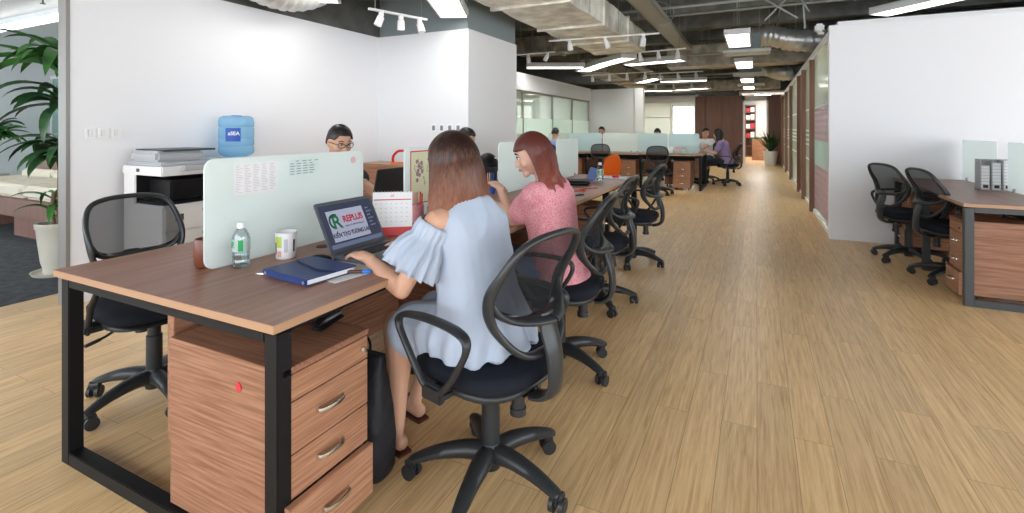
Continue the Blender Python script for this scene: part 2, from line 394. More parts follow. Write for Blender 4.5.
for k in range(14): box(b, GX - .005, GX - .0012, 7.03 + k * .138, 7.09 + k * .138, 1.12, 1.60)
M_pink = frosted('pink_film', (.86, .60, .68), .3, .12)
o = obj('window_film', b, M_pink); tag(o, 'pink striped and gridded film on the first pane of the glazed partition', 'film')
for (y0, y1), l in zip(((9.1, 10.48), (11.82, 14.3), (14.5, 16.55), (16.75, 18.85)), ('second', 'third', 'fourth', 'fifth')):
    o = thing('frosted_strips', 'white frosted strips on the %s glazed pane of the right partition' % l, 'film', (GX, y0, 0))
    for z in (.75, 1.0, 1.08, 1.16, 1.24, 1.60):
        b = NB(); box(b, -.004, -.001, 0, y1 - y0, z, z + .03); obj('strip', b, M_fros2, o)
b = NB(); box(b, GX - .003, GX - .0005, 7.02, 8.96, .10, 1.62)
o = obj('film_backing', b, frosted('mint_film', (.80, .93, .92), .4, .15)); tag(o, 'pale mint frosted film under the pink grid on the first partition pane', 'film')
b = NB(); box(b, 3.6, 3.7, 7.0, 20.3, 0, 2.6); struct('wall_office', b, M_wallw)
b = NB(); box(b, .86, 3.7, 7.0, 20.3, 2.5, 2.56); struct('ceiling_office', b, M_white)
# ceiling panels inside the glazed rooms
for i, (x, y, z, l) in enumerate(((-6.3, 8.6, 2.45, 'flush ceiling panel in the meeting room, nearest'), (-6.3, 11.2, 2.45, 'flush ceiling panel in the meeting room, middle'), (-6.3, 13.6, 2.45, 'flush ceiling panel in the meeting room, farthest'), (-9.2, 9.5, 2.45, 'flush ceiling panel behind the inner glass of the meeting room'), (-9.2, 13, 2.45, 'flush ceiling panel deep behind the inner glass of the meeting room'),
    (-4.6, 22.2, 2.49, 'flush ceiling panel in the far glazed room, left'), (-3.0, 22.2, 2.49, 'flush ceiling panel in the far glazed room, right'), (.2, 21.6, 2.59, 'flush ceiling panel just beyond the far doorway'), (.2, 23.8, 2.59, 'flush ceiling panel before the far shelves'),
    (2.2, 9.0, 2.49, 'flush ceiling panel in the office behind the partition, nearest'), (2.2, 13.0, 2.49, 'flush ceiling panel in the office behind the partition, middle'), (2.2, 17.0, 2.49, 'flush ceiling panel in the office behind the partition, farthest'))):
    o = thing('flush_light', l, 'ceiling light', (x, y, z)); b = NB(); box(b, -.3, .3, -.6, .6, -.03, .01, .004); obj('flush_frame', b, M_white, o)
    b = NB(); box(b, -.27, .27, -.57, .57, -.034, -.03); obj('diffuser', b, M_emit2, o)
# ================================================================ CEILING SERVICES
def duct_rect(name, label, x0, x1, y0, y1, z0, z1, m, seams=True, axis=1):
    """wrinkled insulated duct: loft with slight bulges, seam bands as child"""
    b = NB(); n = 40; L = (y1 - y0) if axis else (x1 - x0); rings = []
    for i in range(n + 1):
        t = i / n
        o = [(-1, -1), (-.33, -1), (.33, -1), (1, -1), (1, 0), (1, 1), (.33, 1), (-.33, 1), (-1, 1), (-1, 0)]
        r = []
        for u, v in o:
            if axis: p = Vector(((x0 + x1) / 2 + u * (x1 - x0) / 2, y0 + t * L, (z0 + z1) / 2 + v * (z1 - z0) / 2))
            else: p = Vector((x0 + t * L, (y0 + y1) / 2 + u * (y1 - y0) / 2, (z0 + z1) / 2 + v * (z1 - z0) / 2))
            q = noise.noise_vector(p * 2.3) * .022 + noise.noise_vector(p * 7) * .008
            r.append(p + q)
        rings.append(r)
    skinrings(b, rings)
    o = thing(name, label, 'air duct', ((x0 + x1) / 2, (y0 + y1) / 2, z0))
    inv = Matrix.Translation(-o.location)
    bmesh.ops.transform(b, matrix=inv, verts=b.verts)
    obj('duct_skin', b, m, o, smooth=60)
    k = max(2, int(L / 1.3))
    for i in range(1, k):
        t = i / k; b = NB()
        if axis: box(b, x0 - .03, x1 + .03, y0 + t * L - .02, y0 + t * L + .02, z0 - .03, z1 + .03)
        else: box(b, x0 + t * L - .02, x0 + t * L + .02, y0 - .03, y1 + .03, z0 - .03, z1 + .03)
        bmesh.ops.transform(b, matrix=inv, verts=b.verts); obj('seam_band', b, m, o)
    b = NB()
    for i in range(k):
        t = (i + .5) / k
        if axis:
            for x in (x0 - .03, x1 + .03): rod(b, (x, y0 + t * L, z0), (x, y0 + t * L, 3.68), .005)
        else:
            for y in (y0 - .03, y1 + .03): rod(b, (x0 + t * L, y, z0), (x0 + t * L, y, 3.68), .005)
    bmesh.ops.transform(b, matrix=inv, verts=b.verts); obj('hanger_rod', b, M_pipe, o)
    return o
duct_rect('rectangular_duct', 'wide rectangular foil wrapped air duct over the long desk row', -2.78, -1.85, 1.0, 9.3, 2.70, 3.05, M_duct)
duct_rect('rectangular_duct', 'brown dusty rectangular duct crossing above the back desks', -1.9, 1.2, 12.1, 12.75, 2.72, 3.2, M_duct2, axis=0)
duct_rect('rectangular_duct', 'low dusty duct crossing the hall nearest the far brown wall', -3.4, .7, 18.6, 19.2, 2.62, 2.95, M_duct2, axis=0)
duct_rect('rectangular_duct', 'grey beige duct crossing left of the main duct above the glazed room', -4.9, -2.9, 10.0, 10.6, 2.95, 3.3, M_duct2, axis=0)
duct_rect('rectangular_duct', 'short duct running deep above the white pillar', -4.2, -3.5, 12.6, 18.2, 2.75, 3.1, M_duct2)
def flex(name, label, pts, r, m=M_flex):
    o = thing(name, label, 'flexible duct', pts[0]); o_ = Vector(pts[0])
    path = cat([Vector(p) - o_ for p in pts], 14)
    b = NB(); rad = [r * (1 + .07 * math.sin(i * 2.2)) for i in range(len(path))]
    sweep(b, path, rad, n=16); obj('duct_sleeve', b, m, o, smooth=70)
    b = NB()
    for i in (0, -1):
        d = (path[1] - path[0]) if i == 0 else (path[-1] - path[-2])
        sweep(b, [path[i] - d.normalized() * .03, path[i] + d.normalized() * .03], r * 1.12, n=16)
    obj('collar', b, M_tray, o)
    for i in (len(path) // 3, 2 * len(path) // 3):
        b = NB(); q = path[i]; rod(b, q, (q.x, q.y, 3.68 - o_.z), .006, 6); obj('hanger_strap', b, M_pipe, o)
    return o
flex('flexible_duct', 'silver flexible duct sagging over the left white wall', [(-4.0, 2.0, 3.2), (-4.12, 2.7, 2.75), (-4.22, 3.3, 2.62), (-4.25, 3.8, 2.72), (-4.28, 4.4, 3.1)], .15)
flex('flexible_duct', 'silver flexible duct nearest the right wall beside the first corridor lamp', [(-.15, 10.3, 2.98), (.2, 10.2, 2.98), (.62, 10.2, 2.86), (1.15, 10.4, 2.86)], .19)
flex('flexible_duct', 'second silver flexible duct deeper in the corridor', [(.05, 15.4, 2.95), (.3, 15.2, 2.9), (.6, 14.9, 2.75), (1.1, 15.1, 2.8)], .2)
def panel_light(label, cx, cy, yaw, z=2.6, L=1.2, W=.30):
    o = thing('ceiling_light', label, 'ceiling light', (cx, cy, z), yaw, 'hanging box lights of the open ceiling')
    b = NB()
    box(b, -L / 2 - .02, L / 2 + .02, -W / 2 - .02, -W / 2, 0, .10); box(b, -L / 2 - .02, L / 2 + .02, W / 2, W / 2 + .02, 0, .10)
    box(b, -L / 2 - .02, -L / 2, -W / 2, W / 2, 0, .10); box(b, L / 2, L / 2 + .02, -W / 2, W / 2, 0, .10)
    box(b, -L / 2 - .02, L / 2 + .02, -W / 2 - .02, W / 2 + .02, .08, .10)
    obj('housing', b, M_lamphouse, o)
    b = NB(); box(b, -L / 2, L / 2, -W / 2, W / 2, .012, .03); obj('diffuser', b, M_emit, o)
    for sx in (-1, 1):
        b = NB(); rod(b, (sx * L * .42, 0, .1), (sx * L * .42, 0, 3.36 - z), .003, 6); obj('hanging_wire', b, M_pipe, o)
    return o
A = math.atan2
PL = [
 ('box light hanging in front of the alcove bulkhead, at the top edge', -2.95, 4.42, A(.9, -.42), 2.6),
 ('box light at the top edge above the left white wall', -3.78, 3.33, A(-.85, .53), 2.62),
 ('box light hanging beyond the top of the right white wall', 1.93, 8.0, A(-.72, .66), 2.86),
 ('crosswise box light left of the main duct, above the second track', -3.93, 10.1, A(.54, 1.11), 2.6),
 ('slanted box light just left of the main duct end', -3.3, 10.75, A(-.95, .73), 2.62),
 ('slanted box light just right of the main duct end', -2.6, 9.9, A(-.75, .70), 2.62),
 ('crosswise box light at the right of the main duct end', -1.9, 10.45, A(-.3, 1.37), 2.63),
 ('slanted box light above the middle of the back desks', -2.75, 14.3, A(-2, 1.3), 2.62),
 ('crosswise box light above the right back desks', -1.85, 14.6, .1, 2.6),
 ('crosswise box light before the far brown wall', -2.0, 17.8, A(-.6, 1.4), 2.6),
 ('box light deep above the glazed far room', -3.3, 18.3, .2, 2.62),
 ('corridor box light nearest the camera', -.25, 8.2, PI / 2, 2.6),
 ('second corridor box light', -.24, 12.9 - 1.5, PI / 2, 2.6),
 ('third corridor box light', -.24, 15.2, PI / 2, 2.6),
 ('fourth corridor box light, nearest the far wall', -.24, 18.0, PI / 2, 2.6),
]
for l, x, y, a, z in PL: panel_light(l, x, y, a, z)
def diffuser(label, cx, cy, z, w_=.7, d_=.5, yaw=0):
    o = thing('air_diffuser', label, 'air vent', (cx, cy, z), yaw, 'square air vents')
    b = NB(); box(b, -w_ / 2, w_ / 2, -d_ / 2, d_ / 2, .03, .05)
    for s in (-1, 1): box(b, -w_ / 2, w_ / 2, s * d_ / 2 - .015, s * d_ / 2 + .015, 0, .05); box(b, s * w_ / 2 - .015, s * w_ / 2 + .015, -d_ / 2, d_ / 2, 0, .05)
    obj('frame', b, M_lamphouse, o)
    b = NB(); k = 10
    for i in range(1, k):
        y = -d_ / 2 + d_ * i / k; box(b, -w_ / 2 + .02, w_ / 2 - .02, y - .004, y + .004, .004, .03)
    obj('louvre', b, M_cream, o)
    b = NB(); box(b, -.22, .22, -.18, .18, .05, .32); obj('plenum_box', b, M_bulk, o)
    b = NB()
    for sx in (-1, 1): rod(b, (sx * .2, 0, .3), (sx * .2, 0, 3.66 - z), .004, 6)
    obj('hanger_rod', b, M_pipe, o)
diffuser('air vent beside the box light above the left wall', -3.62, 4.16, 2.74, .62, .5, .46)
for i, (y, n_) in enumerate(((9.5, 'nearest'), (13.4, 'second'), (16.6, 'third'), (19.6, 'farthest'))):
    if i < 3: diffuser('%s cream air vent between the corridor box lights' % n_, -.16, y, 2.58)
def track(label, a, b_, z, n, rt=3.68):
    a = Vector((*a, z)); c = Vector((*b_, z)); d = c - a; L = d.length; yaw = A(d.y, d.x)
    o = thing('track_light', label, 'track light', a, yaw, 'white track spotlights')
    bm = NB(); box(bm, 0, L, -.018, .018, 0, .02); obj('track', bm, M_white, o)
    bm = NB()
    for t in (.1, .9): rod(bm, (L * t, 0, .02), (L * t, 0, rt - z), .004, 6)
    obj('hanging_rod', bm, M_pipe, o)
    rr = random.Random(int(abs(a.x) * 100))
    for i in range(n):
        x = L * (i + .6) / n
        h = NB(); box(h, x - .022, x + .022, -.02, .02, -.05, 0, .003)
        rot = Euler((rr.uniform(-.5, .5), rr.uniform(-.4, .4), 0)).to_matrix().to_4x4()
        t = NB(); lathe(t, [(.02, 0), (.038, -.01), (.042, -.11), (.036, -.112), (.034, -.10)], n=16); merge(h, t, Matrix.Translation((x, 0, -.045)) @ rot)
        s = obj('spotlight', h, M_white, o)
        t = NB(); lathe(t, [(.033, -.098), (.001, -.103)], n=16); h = NB(); merge(h, t, Matrix.Translation((x, 0, -.045)) @ rot)
        obj('lens', h, M_chrome, s)
    return o
track('three head track in front of the alcove bulkhead', (-3.65, 4.02), (-3.42, 4.72), 2.54, 3, 2.77)
track('two head track right of the alcove above the glazed room', (-4.1, 8.55), (-3.3, 8.5), 2.68, 2)
track('track across the main duct, third from the camera', (-2.9, 7.2), (-1.25, 7.3), 2.64, 3, 2.69)
track('three head track right of the main duct end', (-2.2, 9.55), (-1.15, 9.4), 2.72, 3)
track('four head track above the lavender wall', (-4.0, 12.2), (-2.2, 12.0), 2.62, 4)
track('far three head track above the back desks', (-2.5, 13.2), (-1.2, 13.2), 2.7, 3)
track('deepest track before the glazed far room', (-3.2, 16.2), (-1.6, 16.2), 2.68, 3)
# sprinkler pipes, trays, struts
def pipe(label, pts, r, m=M_pipe, name='sprinkler_pipe'):
    o = thing(name, label, 'pipe', pts[0]); b = NB()
    P0 = Vector(pts[0]); sweep(b, [Vector(p) - P0 for p in pts], r, n=8); obj('pipe_run', b, m, o)
    b = NB(); d = Vector(pts[-1]) - P0
    for t in (.15, .5, .85):
        p = d * t; rod(b, p, (p.x, p.y, 3.68 - P0.z), .005, 6)
    obj('hanger', b, m, o); return o
pipe('sprinkler pipe crossing the whole ceiling, nearest one', [(-3.0, 8.0, 3.16), (5.0, 8.0, 3.16)], .022)
pipe('thin pipe crossing behind the nearest sprinkler pipe', [(-1.8, 9.0, 3.25), (1.2, 9.0, 3.25)], .018)
pipe('sprinkler pipe crossing in front of the brown duct', [(-3.0, 11.2, 2.85), (1.2, 11.2, 2.85)], .022)
pipe('pipe crossing the hall beyond the brown duct', [(-3.4, 16.0, 2.9), (1.0, 16.0, 2.9)], .022)
pipe('thin pipe running lengthwise above the corridor', [(.35, 3.0, 3.3), (.35, 19.0, 3.3)], .018)
pipe('black pipe over the right white wall', [(1.2, 8.3, 3.1), (5.0, 8.3, 3.1)], .03)
def tray(label, x0, x1, y0, y1, z):
    o = thing('cable_tray', label, 'cable tray', ((x0 + x1) / 2, y0, z)); b = NB()
    W = (x1 - x0) / 2; L = y1 - y0
    for s in (-1, 1): box(b, s * W - .01, s * W + .01, 0, L, 0, .08)
    box(b, -W, W, 0, L, 0, .006)
    obj('rail', b, M_tray, o)
    b = NB(); k = int(L / .4)
    for i in range(k): box(b, -W, W, i * .4, i * .4 + .03, .006, .02)
    obj('rung', b, M_pipe, o)
    b = NB()
    for i in range(4):
        y = L * (i + .5) / 4
        for s in (-1, 1): rod(b, (s * W, y, .05), (s * W, y, 3.68 - z), .004, 6)
    obj('hanger_rod', b, M_pipe, o)
tray('grey cable tray running lengthwise right of the main duct', -1.55, -1.28, 2.5, 11.5, 3.0)
tray('cable tray above the left end of the back desks', -3.35, -3.1, 10.9, 17.5, 3.12)
o = thing('ceiling_brace', 'crossed thin steel struts above the glazed partition', 'brace', (.2, 8.6, 2.95))
for a_, c_ in (((-.1, 0, -.0), (.55, .2, .7)), ((-.55, .1, .7), (.35, 0, .0)), ((.5, 0, .08), (.2, .1, .7)), ((.45, .1, -.15), (.4, .1, .7))):
    b = NB(); bar(b, a_, c_, .025, .025); obj('strut', b, M_pipe, o)
o = thing('ceiling_wire', 'loops of loose grey cable above the main duct', 'cable', (-1.2, 8.2, 3.1))
b = NB(); sweep(b, cat([(-.5, 0, .1), (-.3, .05, .25), (0, 0, .1), (-.05, .1, -.1), (-.2, 0, -.15)], 6), .008, n=6); obj('cable_loop', b, M_pipe, o)
# security sensor on the partition head
o = thing('exit_sensor', 'white sensor box on the head of the glazed partition beside the white wall', 'sensor', (.70, 7.3, 2.5), 0)
b = NB(); box(b, -.05, .05, -.07, .07, 0, .1, .02); obj('body', b, M_white, o)
b = NB(); box(b, -.012, .05, -.02, .02, -.028, .0); obj('bracket', b, M_white, o)
# ================================================================ OFFICE CHAIR
def make_chair(net=None):
    o = thing('office_chair', 'chair', 'chair', (0, 0, 0), 0, 'black mesh back office chairs')
    # five star base
    b = NB(); lathe(b, [(.0, .05), (.036, .05), (.042, .075), (.040, .13), (.030, .15), (0, .15)], n=20, caps=False); obj('hub', b, M_plas, o)
    for k in range(5):
        a = 2 * PI * k / 5 + .977; d = Vector((math.cos(a), math.sin(a), 0))
        b = NB()
        pts = [d * .02 + Vector((0, 0, .105)), d * .10 + Vector((0, 0, .112)), d * .20 + Vector((0, 0, .098)), d * .275 + Vector((0, 0, .075)), d * .298 + Vector((0, 0, .068))]
        sweep(b, cat(pts, 3), catf([.040, .036, .029, .024, .017], 3), catf([.036, .031, .024, .018, .013], 3), n=8, up=(0, 0, 1), sq=True)
        obj('base_leg', b, M_plas, o, smooth=50)
        c = d * .285; yawc = a + 1.1 * (k - 2) + .6
        e = Vector((math.cos(yawc), math.sin(yawc), 0)); s = Vector((-e.y, e.x, 0))
        b = NB(); cc = c + e * .012
        sweep(b, [cc + Vector((0, 0, .060)) - s * .021, cc + Vector((0, 0, .060)) + s * .021], [.016, .016], n=12)
        rod(b, c + Vector((0, 0, .03)), c + Vector((0, 0, .08)), .007)
        box(b, -.016, .016, -.008, .008, .034, .06, .002, 0, Matrix.Translation(cc))
        ca = obj('caster', b, M_plas, o)
        for sg in (-1, 1):
            b = NB(); q = cc + Vector((0, 0, .0275))
            rod(b, q + s * sg * .010, q + s * sg * .026, .0275, 18); rod(b, q + s * sg * .0262, q + s * sg * .0275, .017, 14)
            obj('wheel', b, M_plas, ca)
    b = NB(); lathe(b, [(.0, .14), (.034, .14), (.034, .30), (.028, .305), (.028, .36), (.018, .365), (.018, .41), (0, .41)], n=20, caps=False); obj('gas_cylinder', b, M_plas, o)
    # under-seat mechanism
    b = NB(); box(b, -.085, .085, -.15, .10, .375, .418, .012); obj('tilt_mechanism', b, M_plas, o)
    b = NB(); rod(b, (0, -.13, .395), (0, -.13, .31), .024, 16); rod(b, (0, -.13, .315), (0, -.13, .29), .029, 16); obj('tension_knob', b, M_plas, o)
    b = NB(); sweep(b, cat([(.07, .03, .395), (.16, .04, .39), (.21, .05, .375), (.26, .055, .365)], 3), .006, n=8)
    sweep(b, [(.23, .052, .37), (.285, .058, .36)], .012, .007, n=8); obj('height_lever', b, M_plas, o)
    def pad(z0, z1, sx, sy, bulge, mi=0):
        """rounded squarish pad"""
        b = NB(); rings = []; N_ = 32
        for t in (0, .12, .35, .65, .88, 1):
            z = z0 + (z1 - z0) * t; k = 1 - bulge * (abs(2 * t - 1) ** 3)
            r = []
            for j in range(N_):
                a = 2 * PI * j / N_; c, s = math.cos(a), math.sin(a)
                e = 2 / 3.4
                x = math.copysign(abs(c) ** e, c) * sx * k; y = math.copysign(abs(s) ** e, s) * sy * k
                zz = z
                if t > .5: zz += -.016 * (y / sy > .6) * ((y / sy - .6) / .4) + .008 * (x / sx) ** 2
                x *= 1 - .06 * (y < 0) * (abs(y) / sy) ** 2
                r.append(Vector((x, y, zz)))
            rings.append(r)
        top = [Vector((p.x * .5, p.y * .5, z1 + .004)) for p in rings[-1]]
        rings.append(top)
        skinrings(b, rings); return b
    obj('seat_pan', pad(.405, .432, .225, .215, .08), M_plas, o, smooth=60)
    obj('seat_cushion', pad(.430, .490, .238, .232, .10), M_fab, o, smooth=80)
    # back: shape in (u, v); v measured from the loop bottom at z = .545
    def bp(u, v, off=0):
        y = -.240 - .15 * v + .045 * math.sin(min(1, v / .42) * PI) + (.25 + 1.5 * math.exp(-((v - .14) / .13) ** 2)) * u * u - off
        return Vector((u, y, .545 + v))
    loop = [(0, 0), (.075, .004), (.135, .04), (.182, .12), (.200, .21), (.195, .30), (.165, .370), (.10, .398), (0, .405)]
    full = loop + [(-u, v) for u, v in reversed(loop[1:-1])]
    pts = cat([bp(u, v) for u, v in full], 5, True)
    b = NB(); rw = []
    for p in pts:
        v = p.z - .545; rw.append(.014 + .011 * math.exp(-((v - .16) / .10) ** 2) + .004 * (v < .05))
    sweep(b, pts, [.012] * len(pts), rw, n=10, closed=True, up=(0, 1, 0))
    # wings meeting in the middle
    for s in (-1, 1):
        wing = [bp(s * .192, .20), bp(s * .168, .155, .004), bp(s * .125, .128, .012), bp(s * .06, .118, .022), bp(0, .115, .026)]
        sweep(b, cat(wing, 4), catf([.010, .012, .013, .015, .015], 4), catf([.010, .024, .028, .042, .052], 4), n=10, up=(0, 1, 0))
    obj('backrest_frame', b, M_plas2, o, smooth=80)
    # netting inside the loop above the wings
    b = NB(); nu, nv = 18, 12; g = {}
    def halfw(v):
        best = 0
        for i in range(len(full)):
            (u0, v0), (u1, v1) = full[i], full[(i + 1) % len(full)]
            if min(v0, v1) <= v <= max(v0, v1) and abs(v1 - v0) > 1e-6:
                best = max(best, abs(u0 + (u1 - u0) * (v - v0) / (v1 - v0)))
        return best
    for i in range(nv + 1):
        v = .118 + (.405 - .118) * i / nv; hw = halfw(min(v, .402)) + .002
        for j in range(nu + 1):
            u = -hw + 2 * hw * j / nu; vv = v
            if i == 0: vv = .118 + .075 * (abs(u) / .2) ** 2
            g[i, j] = b.verts.new(bp(u, vv, -.004))
    for i in range(nv):
        for j in range(nu): b.faces.new((g[i, j], g[i, j + 1], g[i + 1, j + 1], g[i + 1, j]))
    obj('backrest_net', b, net or M_net, o, smooth=180)
    # spine
    b = NB(); sp = [bp(0, .135, .030), bp(0, .08, .036), (0, -.285, .55), (0, -.29, .47), (0, -.275, .415), (0, -.22, .385), (0, -.12, .385)]
    sweep(b, cat(sp, 5), catf([.036, .046, .044, .040, .040, .040, .036], 5), catf([.012, .014, .016, .017, .016, .014, .012], 5), n=10, up=(0, 1, .001) , sq=True)
    obj('back_spine', b, M_plas2, o, smooth=50)
    # loop arms
    for s in (-1, 1):
        x = s * .272
        lp = [(.015, .43), (.06, .452), (.125, .545), (.180, .620), (.150, .656), (.02, .668), (-.115, .656), (-.150, .615), (-.095, .515), (-.035, .450)]
        P_ = [Vector((x + s * .012 * math.sin((z - .43) / .25 * PI), y, z)) for y, z in lp]
        pts = cat(P_, 5, True); ra = []; 
        for p in pts:
            t = max(0, (p.z - .60) / .08); ra.append(.013 + .012 * min(1, t))
        b = NB(); sweep(b, pts, [.010] * len(pts), ra, n=10, closed=True, up=(1, 0, 0)) if False else sweep(b, pts, ra, [.010] * len(pts), n=10, closed=True, up=None) if False else None
        # sideways (x) radius = ra, in-plane radius .010
        rings = []
        m = len(pts)
        for i in range(m):
            t_ = (pts[(i + 1) % m] - pts[i - 1]).normalized(); X = Vector((1, 0, 0)); N2 = t_.cross(X).normalized()
            rings.append([pts[i] + X * (math.cos(2 * PI * j / 10) * ra[i]) + N2 * (math.sin(2 * PI * j / 10) * .011) for j in range(10)])
        skinrings(b, rings, True)
        box(b, x - .012 - (0 if s < 0 else .05), x + .012 + (.05 if s < 0 else 0), -.03, .055, .405, .432, .006)
        box(b, x - .014, x + .014, -.035, .06, .40, .455, .008)
        obj('armrest', b, M_plas, o, smooth=60)
    return o
R = math.radians
chair0 = make_chair()
CH = 'black mesh back office chairs'
chairs = [
 ((-.885, 1.62), 77, 'black office chair the woman in the light blue dress sits on'),
 ((-.97, 2.56), 94, 'black office chair the woman in the pink shirt sits on'),
 ((-1.08, 3.60), 88, 'empty black office chair just beyond the woman in pink, edge on'),
 ((-1.08, 4.83), 84, 'empty black office chair at the far end of the long desk row'),
 ((-2.62, 1.40), -96, 'empty black office chair on the left of the long desk, in front of the copier'),
 ((-2.78, 2.66), -90, 'black office chair of the man with glasses behind the frosted screen'),
 ((-2.85, 4.50), -90, 'black office chair of the person whose hair top shows behind the brown bob'),
 ((1.33, 6.08), -62, 'black office chair at the right desk, farther one near the white wall'),
 ((1.50, 5.44), -74, 'black office chair at the right desk, nearer one by the drawer pedestal'),
 ((-1.75, 10.05), 8, 'black office chair pulled out in front of the back desk row'),
 ((-2.95, 10.25), -160, 'black office chair left of the orange chair at the back desk row'),
 ((-3.75, 12.75), 180, 'black office chair behind the left frosted screen of the back desk row'),
 ((-2.35, 12.80), 172, 'black office chair behind the middle of the back desk row'),
 ((-1.12, 13.05), 170, 'black office chair of the person in white, behind the woman in lilac'),
 ((-.60, 12.35), 80, 'black office chair the woman in the lilac top sits on'),
]
for i, ((x, y), a, l) in enumerate(chairs):
    if i == 0: chair0.location = (x, y, 0); chair0.rotation_euler = (0, 0, R(a)); chair0['label'] = l
    else:
        c = dup(chair0, (x, y, 0), R(a), l); tw = (0, -.5, .35, -.2, .5, .2, -.3, .15, .45, -.6, .3, .1, .6, .2, -.35)[i]
        for k in c.children:
            if k.name.split('.')[0] in ('base_leg', 'caster', 'hub'): k.rotation_euler.z = tw
bc = make_chair(M_netbl); bc.location = (-4.05, 10.22, 0); bc['label'] = 'office chair with a blue back under the person in the light blue shirt'; bc['group'] = 'coloured chairs'; del bc['group']
# orange shell chair
o = thing('shell_chair', 'orange plastic chair between the long desk and the back desks', 'chair', (-2.32, 8.2, 0), R(60))
b = NB(); g = {}
n1, n2 = 16, 12
for i in range(n1 + 1):
    t = i / n1
    for j in range(n2 + 1):
        u = (j / n2 - .5) * 2
        if t < .5: y = .22 - t * 2 * .40; z = .45 - .015 * math.sin(t * 2 * PI) + .02 * u * u; wv = .22
        else:
            k = (t - .5) * 2; y = -.18 - .10 * k - .04 * math.sin(k * PI) + .07 * u * u; z = .45 + .42 * k; wv = .22 * (1 - .35 * max(0, k - .5) ** 1.5 * 2)
            z -= .06 * u * u * k
        g[i, j] = Vector((u * wv, y, z))
vs = {k: b.verts.new(v) for k, v in g.items()}
for i in range(n1):
    for j in range(n2): b.faces.new((vs[i, j], vs[i, j + 1], vs[i + 1, j + 1], vs[i + 1, j]))
bmesh.ops.solidify(b, geom=b.faces[:], thickness=.018)
obj('seat_shell', b, M_orange, o, smooth=80)
for sx in (-1, 1):
    for sy in (-1, 1):
        b = NB(); rod(b, (sx * .15, sy * .13, .44), (sx * .2, sy * .2, 0), .012, 10); obj('leg', b, M_chrome, o)
# ================================================================ DESKS
def loop_frame(name, parent, x0, x1, y, z1, m, w_=.055, t=.05):
    b = NB()
    box(b, x0, x0 + w_, y, y + t, 0, z1, .003); box(b, x1 - w_, x1, y, y + t, 0, z1, .003)
    box(b, x0 + w_, x1 - w_, y, y + t, 0, w_ * .9, .003); box(b, x0 + w_, x1 - w_, y, y + t, z1 - .03, z1, .003)
    return obj(name, b, m, parent)
def bench(label, loc, L, W, mtop, mframe, rot=0, n=2, side=True, edge=True, xmid=None):
    """long double desk: local y along its length, x across"""
    o = thing('bench_desk', label, 'desk', loc, rot)
    b = NB(); box(b, -W / 2, W / 2, 0, L, .727, .752, .0015); t = obj('desktop', b, mtop, o)
    if edge:
        b = NB()
        box(b, -W / 2 - .0015, -W / 2 + .0005, 0, L, .7275, .7515); box(b, W / 2 - .0005, W / 2 + .0015, 0, L, .7275, .7515)
        box(b, -W / 2, W / 2, -.0015, .0005, .7275, .7515); box(b, -W / 2, W / 2, L - .0005, L + .0015, .7275, .7515)
        obj('edge_band', b, M_edge, t)
    for i in range(n + 1):
        y = .02 + (L - .09) * i / n
        loop_frame('frame_leg', o, -W / 2 + .01, W / 2 - .01, y, .715 if 0 < i < n else .715, mframe)
    b = NB()
    for s in (-1, 1): box(b, s * (W / 2 - .10) - .02, s * (W / 2 - .10) + .02, .07, L - .07, .68, .715)
    for i in range(n + 1): box(b, -W / 2 + .04, W / 2 - .04, .025 + (L - .09) * i / n, .06 + (L - .09) * i / n, .712, .728)
    obj('support_beam', b, mframe, o)
    b = NB(); box(b, -.02, .02, .08, L - .08, .22, .66, .002); obj('modesty_panel', b, M_ped, o)
    b = NB(); box(b, -.14, -.05, .2, L - .2, .60, .66); obj('cable_channel', b, M_blk, o)
    return o
main = bench('long walnut topped double desk with a black loop frame, starting at the front left', (-1.82, .945, 0), 4.72, 1.24, M_top, M_blk, n=4)
def pedestal(label, loc, rot, W=.345, D=.54, H=.605, m1=None, m2=None, grp='walnut drawer pedestals', pull=.025):
    """local: drawer fronts face -y, width along x"""
    o = thing('drawer_pedestal', label, 'drawer pedestal', loc, rot, grp)
    b = NB(); box(b, 0, W, .02, D, .055, H - .02, .001); box(b, -.002, W + .002, -.002, D, H - .02, H, .0015)
    obj('cabinet', b, m1 or M_ped, o)
    fr = [(H - .10, H - .024, 0), (H - .255, H - .104, 0), (H - .385, H - .259, 0), (.045, H - .389, pull)]
    b = NB(); box(b, .002, W - .002, 0, .022, fr[0][0], fr[0][1], .001); obj('top_rail', b, m2 or M_pedy, o)
    for z0, z1, pl in fr[1:]:
        b = NB(); box(b, .002, W - .002, -pl, .022 - pl, z0, z1, .001)
        if pl: box(b, .03, W - .03, .022 - pl, .2, z0 + .03, z1 - .05)
        d = obj('drawer', b, m2 or M_pedy, o)
        b = NB(); zc = (z0 + z1) / 2 + .01; h = .052
        pts = [(W / 2 - h, -pl + .002, zc), (W / 2 - h * .85, -pl - .018, zc), (W / 2, -pl - .026, zc), (W / 2 + h * .85, -pl - .018, zc), (W / 2 + h, -pl + .002, zc)]
        sweep(b, cat(pts, 4), .0035, .008, n=8, up=(0, 0, 1)); obj('handle', b, M_chrome, d)
    b = NB(); rod(b, (W - .03, -.002, H - .06), (W - .03, -.008, H - .06), .009, 14); box(b, W - .032, W - .028, -.022, -.008, H - .067, H - .053)
    obj('lock', b, M_chrome, o)
    for x in (.05, W - .05):
        for y in (.07, D - .06):
            b = NB(); rod(b, (x - .014, y, .024), (x + .014, y, .024), .024, 16); box(b, x - .012, x + .012, y - .01, y + .01, .03, .056); obj('caster', b, M_plas, o)
    return o
